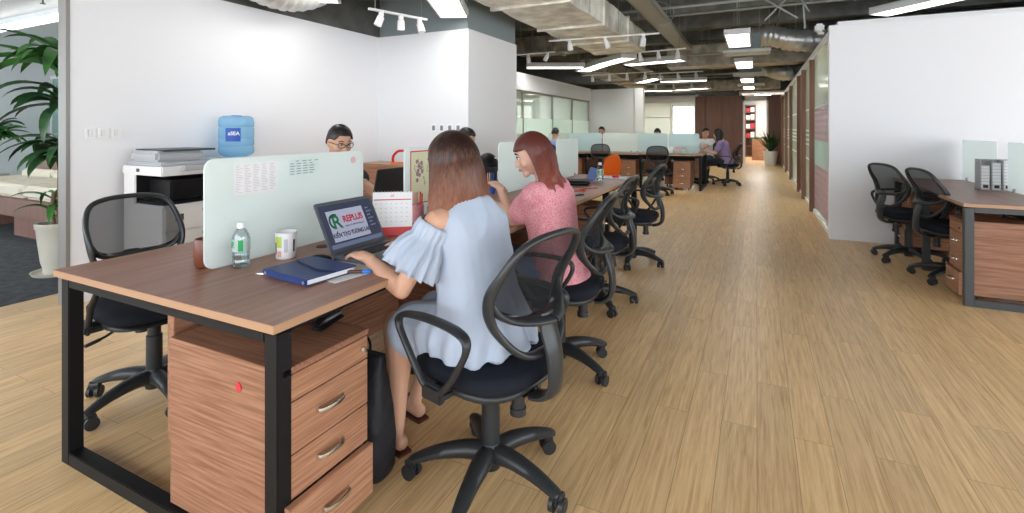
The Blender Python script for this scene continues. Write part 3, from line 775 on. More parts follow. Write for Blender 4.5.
# fronts face +x  -> rotate 90 (local -y -> +x, local x -> +y)
p1 = pedestal('walnut drawer pedestal under the front left corner of the long desk, bottom drawer pushed out', (-1.212, .985, 0), PI / 2)
b = NB(); rod(b, (.10, 0, 0), (.10, 0, .0), .001) if False else None
t = NB(); prism(t, [(0, .012), (.008, .006), (.012, -.004), (.004, -.013), (-.006, -.012), (-.012, -.002), (-.007, .009)], .002)
bmesh.ops.transform(t, matrix=frame((-.001, .19, .52), (0, -1.6, 0), (0, 0, 1.6)) @ Matrix.Scale(1.15, 4), verts=t.verts); obj('sticker', t, M_inkred, p1)
def dup_ped(loc, rot, l):
    c = dup(p1, loc, rot, l)
    for k in list(c.children):
        if k.name.startswith('sticker'): bpy.data.objects.remove(k)
    return c
dup_ped((-1.27, 2.22, 0), PI / 2, 'walnut drawer pedestal under the long desk, beside the knees of the woman in blue')
dup_ped((-1.30, 2.96, 0), PI / 2, 'walnut drawer pedestal under the long desk beyond the woman in pink')
dup_ped((-1.24, 4.30, 0), PI / 2, 'walnut drawer pedestal farthest along under the long desk')
# frosted screens
def desk_screen(label, loc, rot, L, m, H=.425, grp=None, r=.04, clips=2):
    o = thing('desk_screen', label, 'desk screen', loc, rot, grp)
    t = NB(); ol = rrect(L, H, r, 6, L / 2, H / 2); prism(t, ol, .008, frame((0, .004, .004), (1, 0, 0), (0, 0, 1)) , .0012); obj('panel', t, m, o)
    for k in range(clips):
        x = .13 + (L - .26) * k / max(1, clips - 1)
        b = NB(); box(b, x - .016, x + .016, -.013, .013, 0, .034, .002); obj('clamp', b, M_steel, o)
    return o
SG = 'frosted glass desk screens'
s1 = desk_screen('frosted glass desk screen at the near end of the long desk, paper taped to it', (-1.885, 1.18, .752), PI / 2, .85, M_screen, grp=SG)
desk_screen('frosted glass desk screen behind the face of the woman in pink', (-1.885, 3.58, .752), PI / 2, .86, M_screen, grp=SG)
desk_screen('frosted glass desk screen at the far end of the long desk', (-1.885, 4.88, .752), PI / 2, .70, M_screen, grp=SG)
# taped papers on the screen (front face is x = -1.881)
b = NB(); box(b, 0, .0006, 1.30, 1.50, 1.03, 1.155); o = thing('taped_list', 'printed list taped on the near frosted screen', 'paper', (-1.8805, 0, 0)); obj('sheet', b, M_paper, o)
b = NB(); rr = random.Random(3)
for i in range(17):
    z = 1.148 - i * .0068
    x = 1.305
    for k in range(5):
        L_ = rr.uniform(.014, .032); box(b, .0006, .0010, x, x + L_, z - .0016, z); x += .039
o2 = obj('printed_rows', b, mat('print_lilac', (.50, .46, .56), .7), o)
o = thing('note_sheet', 'small sheet with handwritten lines on the near frosted screen', 'paper', (-1.8805, 0, 0)); b = NB(); box(b, 0, .0006, 1.56, 1.72, 1.085, 1.165); obj('sheet', b, M_screen, o)
b = NB()
for i in range(6):
    z = 1.150 - i * .0115; x = 1.565 + (.03 if i == 0 else 0)
    for k in range(4):
        L_ = rr.uniform(.018, .030); box(b, .0006, .0010, x, x + L_, z - .0022, z + .001); x += .036
obj('written_lines', b, mat('pen_grey', (.30, .33, .36), .7), o)
o = thing('small_sticker', 'round pink sticker on the top corner of the near frosted screen', 'sticker', (-1.8805, 1.955, 1.135)); b = NB(); sweep(b, [(0, 0, 0), (.0008, 0, 0)], .017, n=20); obj('disc', b, mat('sticker_pink', (.80, .50, .52), .6), o)
# back desk row: length along x
back = bench('long back desk row crossing the room before the frosted blue screens', (-1.0, 11.46, 0), 3.72, 1.22, M_topx, M_blk, rot=PI / 2, n=3)
for x, l in ((-1.59, 'walnut drawer pedestal at the right end of the back desk row'), (-2.72, 'walnut drawer pedestal at the middle of the back desk row'), (-3.95, 'walnut drawer pedestal at the left of the back desk row')):
    c = dup_ped((x, 10.95, 0), 0, l)
c = dup_ped((-1.50, 11.98, 0), PI, 'walnut drawer pedestal on the far side of the back desk row'); 
for i, (x, L, m, l) in enumerate(((-4.62, .50, M_screen, 'white frosted screen at the left end of the back desk row'), (-4.08, .80, M_screenb, 'blue tinted frosted screen left on the back desk row'),
        (-3.26, .80, M_screen, 'white frosted screen in the middle of the back desk row'), (-2.44, .66, M_screenb, 'blue tinted frosted screen right of the white one on the back desk row'), (-1.76, .64, M_screenb, 'blue tinted frosted screen at the right end of the back desk row'))):
    desk_screen(l, (x, 11.46, .752), 0, L, m, grp=SG)
# green divider wall with tall frosted panel left of the back desks
desk_screen('tall white frosted floor screen behind the far end of the long desk', (-4.62, 9.3, 0), .0, .75, M_screen, 1.18, None, .02)
o = [x for x in C.objects if x.get('label', '').startswith('tall white')][0]; o['category'] = 'screen'; o.name = 'floor_screen'
# right desk
rd = bench('walnut topped double desk at the right edge with a grey loop frame', (1.95, 4.70, 0), 2.12, 1.20, M_top, M_char, n=2)
c = dup_ped((1.385, 5.13, 0), -PI / 2, 'walnut drawer pedestal at the near end of the right desk')
c.scale = (.85, .98, 1)
b = NB(); box(b, 1.96, 2.49, 4.79, 5.18, .06, .62, .002); o = tag(obj('side_cabinet', b, M_pedy), 'plain walnut cabinet side at the near right end of the right desk', 'cabinet')
dup_ped((1.42, 6.83, 0), -PI / 2, 'walnut drawer pedestal at the far end of the right desk')
desk_screen('frosted desk screen on the right desk by the white wall', (1.95, 5.98, .752), PI / 2, .84, M_screen, .42, SG, .02)
desk_screen('frosted desk screen at the right edge on the right desk', (1.95, 4.86, .752), PI / 2, .90, M_screen, .42, SG, .02)
# wire file rack on the right desk
o = thing('file_rack', 'grey metal file rack with white folders between the right desk screens', 'file rack', (1.88, 5.80, .752))
b = NB()
for k in range(4): box(b, -.11 + k * .075, -.105 + k * .075, -.03, .10, 0, .27)
box(b, -.11, .12, -.03, .10, 0, .006); box(b, -.11, .12, .095, .10, 0, .27)
obj('rack_frame', b, M_greyplastic, o)
for k in range(3):
    b = NB(); box(b, -.10 + k * .075, -.045 + k * .075, -.02, .09, .008, .22 + .02 * k, .002); f = obj('folder', b, M_paper, o)
    b = NB(); box(b, -.09 + k * .075, -.055 + k * .075, -.0215, -.02, .02, .05); obj('folder_label', b, M_ink, f)
b = NB()
for k in range(9): rod(b, (-.11, -.034, .02 + k * .028), (.12, -.034, .02 + k * .028), .002, 6)
obj('wire', b, M_steel, o)
# ================================================================ THINGS ON THE DESKS
TOP = .752
# ---- open laptop of the woman in blue
def laptop(label, loc, rot, W=.335, D=.235, H=.225, tilt=26, body=None, dark=None, group=None, slide=False):
    """origin: middle of the hinge; local -y towards the user, x along the hinge"""
    body = body or M_lap; dark = dark or M_blacklt
    o = thing('laptop', label, 'laptop', loc, rot, group)
    b = NB(); prism(b, rrect(W, D, .012, 4, 0, -D / 2), .018, Matrix.Translation((0, 0, .003)), .003); obj('base', b, body, o)
    k = NB()
    for r in range(5):
        for c_ in range(14): box(k, -W / 2 + .022 + c_ * .0212, -W / 2 + .022 + c_ * .0212 + .017, -.038 - r * .0185 - .014, -.038 - r * .0185, .0205, .0235)
    obj('keyboard', k, M_ink, o)
    b = NB(); box(b, -.05, .05, -D + .018, -D + .075, .0205, .0218); obj('touchpad', b, M_char, o)
    t = R(tilt); up = Vector((0, math.sin(t), math.cos(t))); F = frame((0, .004, .018), (1, 0, 0), up)
    b = NB(); prism(b, rrect(W, H, .010, 4, 0, H / 2), .008, F @ Matrix.Translation((0, 0, -.008)), .002); lid = obj('lid', b, body, o)
    b = NB(); box(b, -W / 2 + .014, W / 2 - .014, .020, H - .016, 0, .0008, mtx=F); scr = obj('display', b, M_disp if slide else dark, lid)
    b = NB(); rod(b, (-W * .4, .002, .014), (-W * .25, .002, .014), .006); rod(b, (W * .25, .002, .014), (W * .4, .002, .014), .006); obj('hinge', b, M_ink, o)
    if slide:
        G = F @ Matrix.Translation((0, 0, .0011))
        b = NB(); box(b, -W / 2 + .016, W / 2 - .016, .021, .040, 0, .0003, mtx=G); obj('task_bar', b, M_taskbar, scr)
        b = NB(); box(b, -.128, .088, .048, .188, 0, .0003, mtx=G); obj('slide_card', b, M_slide, scr)
        T = lambda x, y: G @ Matrix.Translation((x, y, .0005))
        # the R mark: green bold R inside a darker ring piece
        b = NB(); ring = [(-.090 + .036 * math.cos(R(a)), .138 + .036 * math.sin(R(a))) for a in range(60, 250, 15)] + [(-.090 + .026 * math.cos(R(a)), .138 + .026 * math.sin(R(a))) for a in range(240, 45, -15)]
        prism(b, ring, .0003, G @ Matrix.Translation((0, 0, .0003))); obj('logo_ring', b, M_green2, scr)
        text('logo_letter', 'R', .086, M_green3, scr, T(-.084, .132), bold=.0015)
        text('slide_title', 'REPLUS', .040, M_inkred, scr, T(.014, .140), bold=.0014, sx=.92)
        text('slide_small_line', 'công ty cổ phần bất động sản', .0095, M_ink, scr, T(.014, .110))
        text('slide_line', 'KIẾN TẠO TƯƠNG LAI', .026, M_ink, scr, T(-.020, .075), bold=.0008, sx=.80)
        b = NB()
        for i in range(6): box(b, .105, .138 if i % 2 else .125, .17 - i * .017, .176 - i * .017, 0, .0003, mtx=G)
        obj('desktop_icons', b, M_taskbar, scr)
    return o
M_lap = mat('laptop_grey', (.13, .14, .165), .35, metal=.2)
M_lapblk = mat('laptop_black', (.015, .015, .017), .4)
M_disp = mat('display_dark', (.012, .014, .022), .2, emit=((.03, .035, .06), .8))
M_taskbar = mat('display_bar', (.05, .06, .09), .3, emit=((.08, .10, .16), .8))
M_slide = mat('display_slide', (.3, .31, .38), .4, emit=((.24, .26, .36), .5))
M_green2 = mat('logo_dark_green', (.01, .10, .04), .4); M_green3 = mat('logo_green', (.01, .20, .07), .4)
laptop('open grey laptop showing a slide with a red title and a green letter', (-1.575, 1.69, TOP), PI / 2, tilt=27, slide=True, W=.34, H=.232)
# user sits at +x: local -y must map to +x  => rot = +90
laptop('black laptop, lid back towards us, between the near screen and the calendar', (-2.16, 2.56, TOP), -PI / 2, body=M_lapblk, W=.36, H=.28, tilt=12)
# ---- navy notebook on a paper
na = math.atan2(-.03, .27)
o = thing('notebook', 'navy leather notebook with a flap at the near end of the long desk', 'notebook', (-1.505, 1.345, TOP + .003), math.atan2(1.215 - 1.245, .27))
b = NB(); box(b, -.125, .125, -.100, .100, .002, .020, .001); obj('pages', b, M_paper, o)
b = NB(); box(b, -.132, .130, -.108, .106, .0, .0025, .001); box(b, -.132, .130, -.108, .106, .0195, .0225, .0012); box(b, -.132, .130, -.111, -.104, .0, .0225, .003); c = obj('cover', b, M_navy, o)
b = NB(); prism(b, [(-.132, .106), (.130, .106), (.130, .010), (.06, -.012), (-.10, .018), (-.132, .035)], .0028, Matrix.Translation((0, 0, .0224)), .0008); f = obj('flap', b, M_navy, o)
b = NB(); sweep(b, [(-.132, .033, .0255), (-.10, .016, .0258), (.06, -.014, .0258), (.130, .008, .0255)], .0022, .0014, n=6); obj('flap_edge', b, M_ink, f)
for x in (-.11, .115):
    b = NB(); rod(b, (x, -.1115, .011), (x, -.1130, .011), .006, 12); obj('corner_stud', b, M_steel, o)
o = thing('pen', 'silver pen sticking out from under the navy notebook', 'pen', (-1.52, 1.23, TOP + .006), 0)
b = NB(); rod(b, (-.13, .02, 0), (.02, .06, 0), .0045, 10); obj('barrel', b, M_chrome, o)
b = NB(); rod(b, (-.155, .0133, 0), (-.13, .02, 0), .001, 8, r2=.0045); obj('tip', b, M_whiteplastic, o)
o = thing('paper_sheet', 'white paper sheet lying between the navy notebook and the laptop', 'paper', (-1.40, 1.42, TOP), -.15)
b = NB(); box(b, -.17, .085, -.11, .10, .0005, .0018); obj('sheet', b, M_paper, o)
o = thing('blue_marker', 'blue capped marker on the paper beside the navy notebook', 'marker', (-1.345, 1.42, TOP + .0095), .5)
b = NB(); rod(b, (-.05, 0, 0), (.02, 0, 0), .0065, 12); obj('barrel', b, mat('marker_brown', (.10, .04, .03), .4), o)
b = NB(); rod(b, (.02, 0, 0), (.05, 0, 0), .0072, 12); obj('cap', b, mat('marker_blue', (.02, .20, .70), .35), o)
# ---- water bottle with green print
def water_bottle(label, loc, s=1, grp=None, logo=True):
    o = thing('water_bottle', label, 'water bottle', loc, R(-20), grp); b = NB()
    pr = [(0, .002), (.024, 0), (.030, .006), (.031, .03), (.0285, .035), (.031, .04), (.031, .055), (.030, .06), (.031, .065), (.031, .11), (.029, .122), (.020, .142), (.0125, .150), (.0125, .158)]
    lathe(b, [(r * s, z * s) for r, z in pr], n=28, caps=False); obj('body', b, M_pet, o, smooth=60)
    b = NB(); lathe(b, [(0, .004 * s), (.028 * s, .008 * s), (.0285 * s, .03 * s), (.0285 * s, .10 * s), (0, .10 * s)], n=24, caps=False); obj('water', b, M_water, o, smooth=60)
    b = NB(); lathe(b, [(.0, .150 * s), (.0145 * s, .150 * s), (.0145 * s, .170 * s), (.012 * s, .172 * s), (0, .172 * s)], n=24, caps=False); obj('cap', b, M_whiteplastic, o)
    b = NB()
    rings = []
    for z in (.064, .110):
        rings.append([Vector((.0316 * s * math.cos(R(a)), .0316 * s * math.sin(R(a)), z * s)) for a in range(0, 360, 12)])
    skinrings(b, rings, caps=False); lb = obj('label_band', b, M_lbl, o, smooth=60)
    if logo:
        b = NB(); rings = []
        for a in range(-34, 0, 4): rings.append([Vector((.0321 * s * math.cos(R(a)), .0321 * s * math.sin(R(a)), z * s)) for z in (.066, .108)])
        for i in range(len(rings) - 1):
            v = [b.verts.new(p) for p in (rings[i][0], rings[i + 1][0], rings[i + 1][1], rings[i][1])]; b.faces.new(v)
        obj('green_stripe', b, M_green, lb)
        a = R(-72); p = Vector((.0326 * s * math.cos(a), .0326 * s * math.sin(a), .090 * s))
        text('logo_letter', 'R', .032 * s, M_green, lb, frame(p, (-math.sin(a), math.cos(a), 0), (0, 0, 1)), bold=.0012)
    return o
M_pet = clearglass('pet_clear', (.93, .97, .97), .35); M_water = clearglass('water_clear', (.90, .95, .95), .15); M_lbl = frosted('label_clear', (.86, .92, .90), .3, .45)
water_bottle('small clear water bottle with green print before the near frosted screen', (-1.825, 1.29, TOP), 1.03, 'water bottles')
water_bottle('small water bottle with a green label at the far end of the long desk', (-1.43, 4.93, TOP), 1.15, 'water bottles')
# ---- printed cup
o = thing('paper_cup', 'white printed cup with green and brown pictures on the long desk', 'cup', (-1.79, 1.47, TOP), .0)
b = NB(); lathe(b, [(0, .004), (.036, .004), (.0375, 0), (.040, .002), (.043, .105), (.0445, .108), (.043, .110), (.0405, .108), (.038, .01), (0, .01)], n=32, caps=False); obj('cup_wall', b, M_white, o, smooth=60)
def wrap(name, a0, a1, z0, z1, m, par, r=.0425):
    b = NB(); k = 6
    for i in range(k):
        aa = [R(a0 + (a1 - a0) * j / k) for j in (i, i + 1)]
        f = lambda z: .0405 + .003 * (z / .108)
        b.faces.new([b.verts.new((f(z) * math.cos(a), f(z) * math.sin(a), z)) for a, z in ((aa[0], z0), (aa[1], z0), (aa[1], z1), (aa[0], z1))])
    return obj(name, b, m, par)
wrap('green_print', -105, -62, .05, .095, mat('lime_print', (.50, .62, .12), .5), o); wrap('brown_print', -112, -98, .02, .07, mat('brown_print', (.12, .07, .05), .5), o)
wrap('pink_print', -92, -65, .012, .035, mat('peach_print', (.75, .38, .30), .5), o); wrap('grey_print', -50, -30, .03, .085, mat('grey_print', (.5, .48, .52), .5), o); wrap('dark_print', 0, 14, .03, .08, M_char, o)
# brown mug behind the screen
o = thing('brown_mug', 'brown ceramic mug behind the near edge of the frosted screen', 'mug', (-1.955, 1.235, TOP), R(150))
b = NB(); lathe(b, [(0, 0), (.034, 0), (.042, .012), (.047, .05), (.044, .10), (.040, .112), (.037, .11), (.041, .05), (.03, .01), (0, .01)], n=28, caps=False); obj('body', b, mat('brown_glaze', (.16, .045, .022), .3), o, smooth=60)
b = NB(); sweep(b, cat([(.044, 0, .09), (.07, 0, .085), (.075, 0, .055), (.045, 0, .035)], 5), .006, n=8); obj('handle', b, MATS['brown_glaze'], o)
# black mouse dongle and grommet
o = thing('cable_grommet', 'small black cable grommet in the desk top before the frosted screen', 'grommet', (-1.80, 1.68, TOP)); b = NB(); sweep(b, [(0, 0, 0), (0, 0, .003)], .03, .03, n=20); obj('ring', b, M_ink, o)
o = thing('computer_mouse', 'small black mouse left of the open grey laptop', 'mouse', (-1.60, 1.475, TOP), .6)
b = NB(); ell(b, (0, 0, .012), (.05, .028, .02)); bmesh.ops.bisect_plane(b, geom=b.verts[:] + b.edges[:] + b.faces[:], plane_co=(0, 0, .001), plane_no=(0, 0, -1), clear_outer=True); obj('shell', b, M_blk, o, smooth=60)
b = NB(); sweep(b, cat([(.05, 0, .008), (.09, .02, .006), (.10, .06, .004), (.06, .09, .004)], 5), .0018, n=6); obj('cord', b, M_blk, o)
# ---- desk calendar
o = thing('desk_calendar', 'white desk calendar with a red base behind the open laptop', 'calendar', (-1.70, 2.05, TOP), math.atan2(.12, .13) - .1)
# local: faces -y
b = NB(); prism(b, [(-.045, 0), (.045, 0), (.004, .215), (-.004, .215)], .2, frame((-.1, 0, 0), (0, 1, 0), (0, 0, 1)), .001)
obj('stand', b, M_paper, o)
b = NB(); prism(b, [(-.048, 0), (.048, 0), (.040, .042), (-.040, .042)], .204, frame((-.102, 0, 0), (0, 1, 0), (0, 0, 1)), .001); obj('red_foot', b, M_red, o)
b = NB(); F = frame((0, -.0375, .040), (1, 0, 0), (0, .0375, .175)); box(b, -.1, .1, 0, .178, .001, .003, mtx=F); pg = obj('page', b, M_paper, o)
b = NB(); box(b, -.094, .094, .137, .142, .003, .0034, mtx=F); obj('red_rule', b, M_inkred, pg)
b = NB(); rr = random.Random(8)
for r_ in range(5):
    for k in range(7): box(b, -.088 + k * .026, -.080 + k * .026, .118 - r_ * .023, .1205 - r_ * .023, .003, .0034, mtx=F)
obj('day_numbers', b, M_greyplastic, pg)
text('month_number', '07', .018, M_inkred, pg, F @ Matrix.Translation((0, .158, .0035)))
b = NB()
for k in range(12): sweep(b, [(-.09 + k * .0164, -.005, .211), (-.09 + k * .0164, -.002, .221), (-.09 + k * .0164, .005, .211)], .0015, n=6)
obj('spiral', b, M_steel, o)
# second screen with a picture on it
desk_screen('frosted glass desk screen with a flower picture, beyond the calendar', (-1.885, 2.375, TOP), PI / 2, .86, M_screen, grp=SG)
o = thing('picture_print', 'pale yellow flower picture with a red border on the second frosted screen', 'picture', (-1.8805, 2.60, 1.0))
b = NB(); box(b, 0, .001, -.17, .17, -.17, .16); obj('print_border', b, M_inkred, o)
b = NB(); box(b, .001, .0016, -.162, .162, -.162, .152); sh = obj('print_ground', b, mat('pale_yellow', (.72, .72, .48), .7), o)
b = NB(); rr = random.Random(12)
M_mauve = mat('mauve_ink', (.32, .20, .22), .7)
P_ = [Vector((.002, -.10, .10))]
for s in range(5):
    p = Vector((.0022, rr.uniform(-.10, .0), rr.uniform(-.02, .12))); q = [p]
    for k in range(5): q.append(q[-1] + Vector((0, rr.uniform(-.02, .03), rr.uniform(-.035, .02))))
    sweep(b, q, .002, .0012, n=5)
obj('drawn_branch', b, M_mauve, sh)
for k in range(9):
    b = NB(); c_ = Vector((.0022, rr.uniform(-.11, .02), rr.uniform(-.08, .13)))
    for j in range(5):
        a = j * 2 * PI / 5; ell(b, c_ + Vector((0, .008 * math.cos(a), .008 * math.sin(a))), (.0008, .007, .006), nu=8, nv=6)
    obj('drawn_flower', b, M_mauve, sh)
# pen pots by the picture
def pen_pot(label, loc, m, n, cols, h=.10):
    o = thing('pen_pot', label, 'pen holder', loc); b = NB(); lathe(b, [(0, 0), (.035, 0), (.036, h), (.033, h), (.032, .004), (0, .004)], n=20, caps=False); obj('cup', b, m, o, smooth=60)
    rr = random.Random(n)
    for k in range(n):
        b = NB(); a = rr.uniform(0, 6.28); p = Vector((.02 * math.cos(a), .02 * math.sin(a), .01)); q = p + Vector((.012 * math.cos(a), .012 * math.sin(a), h + rr.uniform(.03, .07)))
        rod(b, p, q, .004, 8); obj('pen', b, cols[k % len(cols)], o)
    return o
M_pinkp = mat('pink_plastic', (.75, .32, .34), .4); M_tan = mat('tan_plastic', (.60, .42, .25), .5); M_bluep = mat('blue_plastic', (.02, .10, .45), .4)
pen_pot('pink pen pot beyond the calendar, right of the picture', (-1.78, 2.37, TOP), M_pinkp, 6, [M_pinkp, M_tan, M_red])
pen_pot('dark pen pot beyond the calendar, next to the pink one', (-1.66, 2.36, TOP), M_char, 5, [M_tan, M_greyplastic])
pen_pot('blue pen pot left of the long desk screens', (-2.00, 3.66, TOP), M_bluep, 6, [M_tan, M_pinkp, M_bluep])
# black cap on a document box
o = thing('document_box', 'black document box on the left half of the long desk', 'box', (-2.20, 3.97, TOP), .2)
b = NB(); box(b, -.1, .1, -.13, .13, 0, .20, .004); box(b, -.104, .104, -.134, .134, .17, .205, .004); obj('box_body', b, M_blk, o)
b = NB(); box(b, .104, .106, -.05, .05, .08, .16); obj('box_label', b, M_white, o)
o = thing('black_cap', 'black peaked cap lying on the document box', 'cap', (-2.20, 3.97, TOP + .207), .4)
b = NB(); ell(b, (0, 0, .0), (.10, .12, .115), nu=24, nv=16); bmesh.ops.bisect_plane(b, geom=b.verts[:] + b.edges[:] + b.faces[:], plane_co=(0, 0, 0), plane_no=(0, 0, -1), clear_outer=True); obj('crown', b, M_blk, o, smooth=70)
b = NB(); prism(b, [(.085, -.08), (.15, -.06), (.18, 0), (.15, .06), (.085, .08)], .006, Matrix.Translation((0, 0, .004))); obj('peak', b, M_blk, o)
b = NB(); sweep(b, cat([(.07, -.05, .075), (.09, -.02, .062), (.085, .03, .06)], 4), .006, n=6); obj('white_mark', b, M_white, o)
# far end items
o = thing('laptop_bag', 'flat black zipped pouch on the far part of the long desk', 'pouch', (-1.60, 4.60, TOP), R(20))
b = NB(); box(b, -.16, .16, -.12, .12, 0, .045, .02, seg=3); obj('pouch_body', b, M_blk, o, smooth=60)
b = NB(); sweep(b, [(-.14, -.121, .024), (.14, -.121, .024)], .003, n=6); obj('zip', b, M_char, o)
o = thing('mobile_phone', 'black phone on the long desk beside the red cable', 'phone', (-1.33, 3.86, TOP), R(60)); b = NB(); prism(b, rrect(.15, .075, .01), .009, None, .002); obj('phone_body', b, M_blk, o)
b = NB(); box(b, -.068, .068, -.034, .034, .0092, .0098); obj('phone_screen', b, M_blacklt, o)
o = thing('usb_cable', 'thin red cable lying on the far part of the long desk', 'cable', (-1.38, 4.1, TOP + .003)); b = NB(); sweep(b, cat([(-.08, -.1, 0), (-.02, 0, 0), (.05, .05, 0), (-.05, .15, 0), (.08, .30, 0), (.02, .38, 0)], 6), .0028, n=6); obj('cord', b, M_red, o)
b = NB(); box(b, -.09, -.07, -.12, -.09, -.002, .006, .001); obj('plug', b, M_red, o)
o = thing('tablet', 'blue tablet leaning upright at the far end of the long desk', 'tablet', (-1.56, 5.02, TOP + .002), R(15)); F = frame((0, 0, 0), (1, 0, -.35), (.3, .3, 1))
b = NB(); prism(b, rrect(.09, .14, .008, 4, 0, .07), .007, F, .002); obj('tablet_body', b, M_lap, o); b = NB(); box(b, -.040, .040, .008, .132, .007, .0076, mtx=F); obj('tablet_screen', b, mat('tablet_blue', (.12, .18, .42), .3), o)
b = NB(); bar(b, (0, .09, 0), (0, .038, .10), .04, .003); obj('kickstand', b, M_lap, o)
o = thing('folded_laptop', 'closed silver laptop at the far corner of the long desk', 'laptop', (-1.40, 5.30, TOP), R(10)); b = NB(); prism(b, rrect(.30, .21, .012), .018, None, .003); obj('shell', b, mat('silver_shell', (.45, .45, .48), .35, metal=.4), o)
b = NB(); box(b, -.14, .14, -.1055, -.1045, .008, .010); obj('lid_gap', b, M_ink, o)
o = thing('tape_roll', 'small red tape roll on the closed silver laptop', 'tape', (-1.36, 5.28, TOP + .018), 0); b = NB(); lathe(b, [(.022, 0), (.036, 0), (.036, .022), (.022, .022), (.022, 0)], n=24, caps=False); obj('roll', b, M_red, o)
# things on the back desk row
o = thing('paper_organiser', 'small clear box of white papers at the right end of the back desk row', 'organiser', (-1.52, 11.15, TOP)); 
for k in range(3):
    b = NB(); box(b, -.20 + k * .13, -.09 + k * .13, -.05, .05, 0, .09 + .015 * (k % 2), .004); obj('compartment', b, M_screen, o)
    b = NB(); box(b, -.19 + k * .13, -.10 + k * .13, -.03, .03, .02, .14, .002); obj('card_stack', b, [M_paper, M_pinkp, M_greyplastic][k], o)
# stapler on the near pedestal
o = thing('stapler', 'black and silver stapler on top of the near pedestal', 'stapler', (-1.36, 1.295, .6065), R(100))
b = NB(); box(b, -.07, .07, -.017, .017, 0, .012, .004); obj('base', b, M_blk, o)
b = NB(); sweep(b, cat([(-.068, 0, .022), (-.03, 0, .034), (.03, 0, .040), (.068, 0, .036)], 4), .014, .008, n=8, up=(0, 0, 1)); obj('arm', b, M_blk, o)
b = NB(); box(b, -.06, .066, -.009, .009, .016, .027, .002); obj('magazine', b, M_chrome, o)
# black fabric bag on the floor
o = thing('fabric_bag', 'black fabric bag standing on the floor between the near pedestal and the woman in blue', 'bag', (-1.41, 1.45, 0), R(4))
b = NB(); rings = []
for t, sx, sy in ((0, .17, .075), (.02, .18, .085), (.12, .185, .090), (.25, .175, .075), (.36, .165, .050), (.43, .155, .018), (.44, .15, .012)):
    r = []
    for j in range(36):
        a = 2 * PI * j / 36; c_, s_ = math.cos(a), math.sin(a); x = math.copysign(abs(c_) ** .5, c_) * sx; y = math.copysign(abs(s_) ** .6, s_) * sy
        p = Vector((x, y, t)); q = noise.noise_vector(p * 9) * .012; q.z = 0 if t < .01 else q.z; r.append(p + q)
    rings.append(r)
skinrings(b, rings); obj('bag_body', b, mat('bag_nylon', (.012, .012, .016), .6, bump=(18, .5, (1, 1, 1), .02)), o, smooth=80)
for s in (-1, 1):
    b = NB(); sweep(b, cat([(-.07, s * .025, .40), (-.06, s * .04, .47), (0, s * .045, .50), (.06, s * .04, .47), (.07, s * .025, .40)], 5), .008, .003, n=8); obj('strap', b, M_blk, o)
# ================================================================ WALL SIDE THINGS
# copier
o = thing('copier', 'grey and white office copier against the left white wall', 'copier', (-4.2, 2.52, 0))
x0, x1, y0, y1 = -.26, .27, -.36, .28
b = NB(); box(b, x0, x1, y0, y1, .04, .72, .008); box(b, x0, x0 + .14, y0, y1, .70, .96, .006); box(b, x0, x0 + .16, y0, y0 + .06, .70, .96, .006); box(b, x0, x1, y0 - .01, y1, .94, 1.01, .008); obj('body', b, M_whiteplastic, o)
b = NB(); box(b, x0 + .13, x1 - .03, y0 + .015, y1 - .005, .722, .74); box(b, x0 + .125, x0 + .165, y0 + .01, y1 - .005, .72, .945); box(b, x0 + .14, x1 - .08, y0 + .1, y1 - .03, .745, .90, .01); obj('output_bay', b, M_blk, o)
for k, (z0, z1) in enumerate(((.06, .20), (.21, .36), (.37, .52), (.53, .70))):
    b = NB(); box(b, x1, x1 + .012, y0 + .01, y1 - .01, z0, z1, .004); d = obj('paper_tray', b, M_white, o)
    b = NB(); box(b, x1 + .012, x1 + .016, -.08, .08, z1 - .05, z1 - .025, .002); obj('tray_grip', b, M_greyplastic, d)
b = NB(); box(b, x0 + .02, x1 - .04, y0 + .01, y1 - .01, 1.012, 1.04, .01); box(b, x0 + .04, x1 - .12, y0 + .02, .02, 1.04, 1.125, .02); obj('scanner_lid', b, M_greyplastic, o)
b = NB(); prism(b, [(x0 + .05, 1.12), (x1 - .10, 1.12), (x1 - .10, 1.135), (x0 + .05, 1.135)], .40, frame((0, y0 + .06, 0), (1, 0, 0), (0, 0, 1)) @ Matrix.Translation((0, 0, -.40)) ); obj('feeder_tray', b, M_char, o)
b = NB(); box(b, x1 - .07, x1 + .05, y0 + .12, y1 - .06, .975, 1.015, .008); cp = obj('control_panel', b, M_greyplastic, o)
b = NB(); box(b, x1 - .03, x1 + .03, -.02, .12, 1.0155, 1.018); obj('panel_display', b, M_blacklt, cp)
b = NB(); box(b, -.06, -.02, y0 - .0115, y0 - .0095, .965, .99); box(b, x1 + .0125, x1 + .0135, -.28, -.22, .60, .65); obj('sticker', b, M_char, o)
